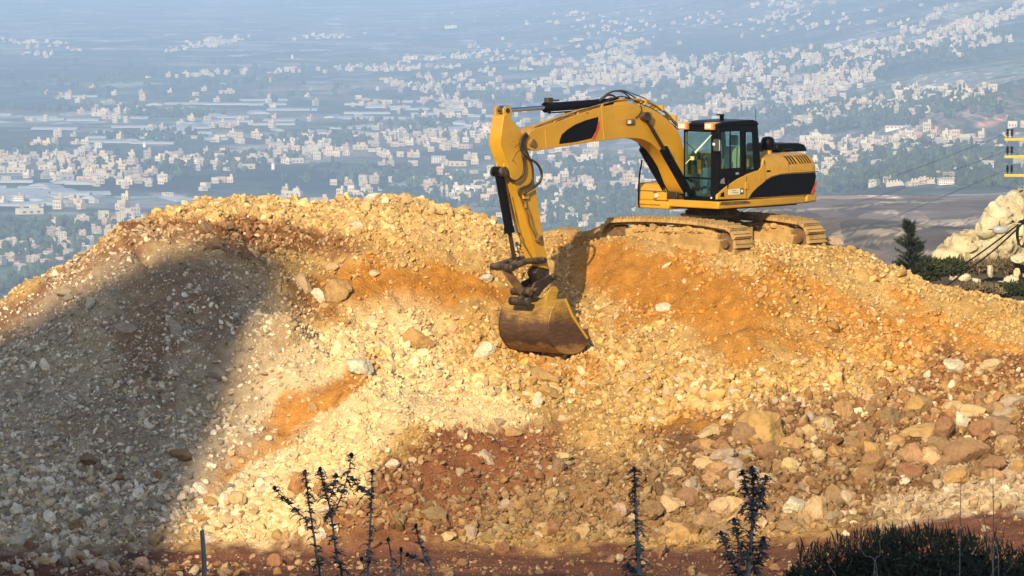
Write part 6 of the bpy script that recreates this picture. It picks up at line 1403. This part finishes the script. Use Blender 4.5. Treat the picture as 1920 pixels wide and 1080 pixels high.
# street lamp and service cables
Yl = 126.0; sl_ = Yl/FPX; p = at(1876, 431, Yl); post = at(1934, 426, Yl); gl_ = gz1(post.x, Yl)
lr = empty('street_lamp', (post.x, Yl, gl_)); tag(lr, 'grey street lamp head reaching in from the right in front of the outcrop', 'street lamp')
q = MB(); q.tube([(0, 0, -.3), (0, 0, post.z-gl_+.5)], [.07, .05], 10); q.build('post', polem, lr)
rel = lambda px, py, dy=0: at(px, py, Yl)-Vector((post.x, Yl, gl_))+Vector((0, dy, 0))
q = MB(); q.tube(rings([rel(1934, 424), rel(1915, 420), rel(1900, 420), rel(1888, 426)], 4), .016, 8); q.build('arm', polem, lr)
q = MB(); q.tube([rel(1861.5, 429.5), rel(1864, 430), rel(1870, 430.5), rel(1880, 430.5), rel(1888, 429), rel(1891, 428)], [.02, .07, .10, .10, .07, .02], 16); hd = q.build('lamp_head', simple('lamp_shell', (.34, .35, .35), .35, var=.05), lr, smooth=60)
for v in hd.data.vertices: v.co.z = v.co.z+(0 if v.co.z > rel(1876, 431).z else -.02)
q = MB(); q.tube([rel(1865, 434), rel(1874, 436), rel(1884, 434)], [.03, .05, .03], 10); q.build('lamp_glass', simple('smoked_lens', (.10, .09, .07), .2), hd, smooth=60)
cabm = simple('black_cable', (.010, .010, .010), .5, var=.1)
for k, pts in enumerate(([(1922, 410), (1895, 432), (1850, 466), (1800, 500), (1740, 531)], [(1924, 412), (1898, 438), (1860, 472), (1815, 506), (1762, 545)])):
    q = MB(); q.tube(rings([at(a_, c_, Yl-k*.2+.5*j) for j, (a_, c_) in enumerate(pts)], 6), .022, 8); o = q.build('cable', cabm); tag(o, ('upper', 'lower')[k]+' of the two thick black cables sloping down behind the heap crest', 'cable')
q = MB()
for k in range(4): q.tube([at(1914+k*1.5+9*math.cos(a_), 437+24*math.sin(a_)+k, Yl+.05*k) for a_ in np.linspace(0, 2*math.pi, 28)], .012, 6)
o = q.build('cable_coil', cabm); tag(o, 'coil of black cable hanging below the lamp arm at the right edge', 'cable coil')

# ================================================================ foreground plants
stemm = simple('thistle_stem', (.34, .32, .28), .8, var=.25, scale=8); thl = simple('withered_thistle_leaf', (.14, .13, .105), .85, var=.5, scale=8); headm = simple('thistle_head', (.03, .022, .02), .8, var=.4)
def thistle(stems, Y, label, leaf=26, seed=0, head=True, lw=.024, leafL=.11, sr=.011):
    r = random.Random(seed); s = Y/FPX; bx = at(stems[0][-1][0], 1080, Y).x; zb_ = gz1(bx, Y); root = empty('thistle', (bx, Y, zb_)); O = Vector((bx, Y, zb_)); tag(root, label, 'thistle')
    for si, pts in enumerate(stems):
        P = [at(a_, c_, Y+.15*math.sin(i*1.3+si))-O for i, (a_, c_) in enumerate(pts)]
        if si == 0: P.append(Vector((P[-1].x*.4, 0, -.05)))
        C = rings(P, 8); n = len(C); top = .004 if si == 0 else .003; bot = sr if si == 0 else sr*.45
        q = MB(); q.tube(C, [top+(bot-top)*(i/n) for i in range(n)], 7); st_ = q.build('stem', stemm, root, smooth=60)
        V, F = [], []
        m = leaf if si == 0 else int(leaf*.45); lim = min(n-1, int(n*.96))
        for k in range(m):
            f = (k+r.random())/m; base = C[int(f*lim)] if si else C[int(f*lim*.92)]
            L_ = leafL*r.uniform(.5, 1.25)*(.45+.8*f); a = r.uniform(0, 6.283); d = Vector((math.cos(a), math.sin(a)*.8, r.uniform(-.1, .9))).normalized()
            side_ = d.cross(Vector((0, 0, 1))).normalized(); p = base.copy(); prev = None; ns = 7
            for j in range(ns):
                w = lw*(1-j/ns)*(1.0 if j % 2 else .35); up_ = Vector((0, 0, 1))*r.uniform(-.3, .3)*w
                n0 = len(V); V += [p-side_*w+up_, p+Vector((0, 0, w*.3)), p+side_*w-up_]
                if prev is not None: F += [(prev, n0, n0+1, prev+1), (prev+1, n0+1, n0+2, prev+2)]
                if j % 2:                                      # spines
                    for sg in (-1, 1):
                        n1 = len(V); t_ = p+side_*sg*w*2.1+d*w*1.1; V += [p+side_*sg*w*.8, p+side_*sg*w*.8+d*.012, t_]; F.append((n1, n1+1, n1+2))
                prev = n0; p = p+d*(L_/ns); d = (d+Vector((r.gauss(0, .12), r.gauss(0, .12), -.26-.08*r.random()))).normalized()
        me = bpy.data.meshes.new('leaf'); me.from_pydata([tuple(v) for v in V], [], F); me.materials.append(thl); o = bpy.data.objects.new('foliage', me); COL.objects.link(o); o.parent = root
        if head:
            bm = bmesh.new(); bmesh.ops.create_icosphere(bm, subdivisions=2, radius=.0125)
            for v in bm.verts: v.co *= 1+.45*max(0, mnoise.noise(v.co*160+Vector((si, 0, 0))))
            me = bpy.data.meshes.new('flower_head'); bm.to_mesh(me); bm.free(); me.materials.append(headm); o = bpy.data.objects.new('flower_head', me); COL.objects.link(o); o.parent = root; o.location = C[0]; o.scale = (1, 1, 1.4)
    return root
thistle([[(572, 885), (576, 915), (580, 950), (588, 1000), (595, 1050), (600, 1100)], [(515, 915), (535, 938), (558, 960), (580, 978)]], 32, 'leftmost tall thistle with one branch leaning out to the left', 38, 1, lw=.03)
thistle([[(600, 880), (608, 915), (618, 950), (626, 1000), (632, 1050), (642, 1100)], [(659, 853), (652, 890), (640, 930), (622, 972)], [(630, 892), (625, 915), (616, 940)]], 31, 'second thistle from the left with a thin bare branch rising to the right', 44, 2, lw=.03)
thistle([[(698, 884), (697, 920), (695, 970), (692, 1040), (690, 1100)], [(660, 897), (672, 912), (695, 930)]], 32.5, 'slender upright thistle right of the pair at the left', 30, 3, lw=.03)
thistle([[(780, 986), (786, 1015), (797, 1045), (812, 1100)], [(764, 1040), (778, 1046), (797, 1056)]], 33, 'short bent thistle alone between the left group and the middle', 24, 4, leafL=.10)
thistle([[(728, 1012), (733, 1040), (738, 1070), (742, 1100)]], 33, 'low thistle beside the short bent one', 10, 5, leafL=.08)
thistle([[(752, 1030), (752, 1060), (752, 1100)], [(678, 1048), (684, 1070), (690, 1090)]], 33.5, 'lowest thistle tips peeking over the bottom edge', 8, 15, leafL=.07)
thistle([[(1189, 880), (1191, 920), (1193, 970), (1195, 1030), (1199, 1100)], [(1178, 1060), (1188, 1072), (1198, 1086)]], 31, 'thick dark thistle standing straight below the bucket', 60, 6, lw=.028, leafL=.13, sr=.019)
thistle([[(1410, 878), (1412, 910), (1412, 960), (1408, 1020), (1402, 1100)], [(1392, 885), (1400, 915), (1408, 950)], [(1436, 895), (1428, 930), (1414, 975)], [(1376, 975), (1384, 1010), (1396, 1060)], [(1352, 1000), (1366, 1040), (1390, 1085)], [(1432, 1010), (1424, 1040), (1406, 1075)]], 31, 'bushy dark thistle with many branches left of the dark bush', 60, 7, lw=.032, leafL=.14, sr=.018)
def stick(name, pts, Y, r0, r1, label, cat, m=None):
    P = [at(a_, c_, Y) for a_, c_ in pts]; g_ = P[-1].copy(); g_.z = gz1(g_.x, Y)-.05; P.append(g_); q = MB(); C = rings(P, 5); q.tube(C, [r0+(r1-r0)*i/len(C) for i in range(len(C))], 7); o = q.build(name, m or stemm, smooth=60); tag(o, label, cat); return o
stick('dry_stalk', [(378, 994), (379, 1000), (382, 1040), (383, 1090)], 32, .014, .019, 'thick dry stalk cut off flat at the lower left', 'dry stalk')
dry = simple('dry_twig', (.34, .30, .24), .8, var=.2)
for k, (pts, lab) in enumerate((([(1298, 1010), (1288, 1035), (1274, 1075)], 'thin dry twig between the two dark thistles'), ([(1842, 958), (1852, 1010), (1862, 1080)], 'pale leaning twig in front of the dark bush'), ([(1826, 962), (1850, 1005), (1872, 1050)], 'second pale twig crossing the leaning one'), ([(1604, 1010), (1620, 1040), (1646, 1085)], 'grey twig bending over the left part of the bush'), ([(1648, 1012), (1650, 1040), (1638, 1085)], 'grey upright twig in the left part of the bush'), ([(1862, 870), (1862, 930), (1863, 990)], 'fine tall grass stalk above the right end of the bush'), ([(1802, 895), (1801, 940), (1800, 1000)], 'fine grass stalk over the pale stones'))):
    stick('twig', pts, 33, .002, .007 if k in (1,) else .004, lab, 'twig', dry)
bushm = simple('dark_bush_leaf', (.065, .080, .048), .8, var=.55, scale=6, spec=.2)
sB = 40/FPX
br = empty('bush', at(1720, 1120, 40)); tag(br, 'dark green grassy bush filling the lower right corner', 'bush')
bp0 = at(1720, 1120, 40)
for k, (px, py, rx, ry, n, lnn) in enumerate(((1720, 1120, 150, 125, 9000, .07), (1580, 1120, 105, 95, 6000, .07), (1870, 1130, 120, 105, 7000, .07), (1660, 1090, 90, 90, 4000, .06), (1800, 1100, 90, 95, 4000, .06), (1960, 1120, 90, 105, 3000, .07), (1500, 1110, 40, 52, 1600, .06))):
    c_ = at(px, py, 40+.1*k)-bp0; o = leafclump('foliage', tuple(c_), (rx*sB, rx*sB*.7, ry*sB), n, lnn, .011, bushm, br, seed=500+k, shell=.5, up=.12)
V, F = [], []; r = random.Random(9)
for k in range(500):
    px = r.gauss(1710, 110); px = min(1925, max(1500, px)); edge_ = 990+((px-1720)/200)**2*32+r.uniform(-2, 30); p = at(px, edge_+8, 40+r.uniform(-.4, .4))-bp0; d = Vector((r.gauss(0, .25), r.gauss(0, .2), 1)).normalized(); L_ = r.uniform(.05, .16); c = Vector((.004, 0, 0)); n = len(V)
    V += [p-c, p+c, p+d*L_*.6+c*.7, p+d*L_+Vector((r.gauss(0, .01), 0, 0))]; F += [(n, n+1, n+2, n+3)]
me = bpy.data.meshes.new('grass_blades'); me.from_pydata([tuple(v) for v in V], [], F); me.materials.append(bushm); o = bpy.data.objects.new('grass_tuft', me); COL.objects.link(o); o['kind'] = 'stuff'; o.parent = br
q = MB(); 
for k in range(9): a_ = k*.7; q.tube([(0, 0, -1.0), (math.cos(a_)*.4, math.sin(a_)*.3, -.3), (math.cos(a_)*.8, math.sin(a_)*.5, .3)], [.015, .01, .003], 6)
q.build('stem', stemm, br)
# branches buried in the rubble on the right
brm = simple('brown_branch', (.16, .09, .05), .9, var=.3)
for k, (pts, rad, lab) in enumerate((([(1700, 715), (1722, 738), (1745, 765)], .022, 'brown stick lying across the red soil at the right'), ([(1580, 893), (1620, 845), (1650, 800), (1668, 790)], .013, 'long thin branch leaning over the boulder row'), ([(1662, 786), (1700, 782), (1745, 768)], .022, 'thick buried branch above the boulder row'), ([(1668, 792), (1664, 830), (1672, 845)], .012, 'short broken branch hanging between boulders'), ([(1625, 770), (1690, 786)], .012, 'small stick beside the thick buried branch'))):
    P = []
    for a_, c_ in pts:
        h_ = hit(a_, c_); P.append(h_+Vector((0, -.10, .03)))
    q = MB(); C = rings(P, 5) if len(P) > 2 else P; q.tube(C, [rad*(.6+.5*mnoise.noise(Vector((i*.7, k, 0)))+.2) for i in range(len(C))], 8); o = q.build('branch', brm, smooth=60); tag(o, lab, 'branch')
# low pile at the bottom left corner (nearer than the road)
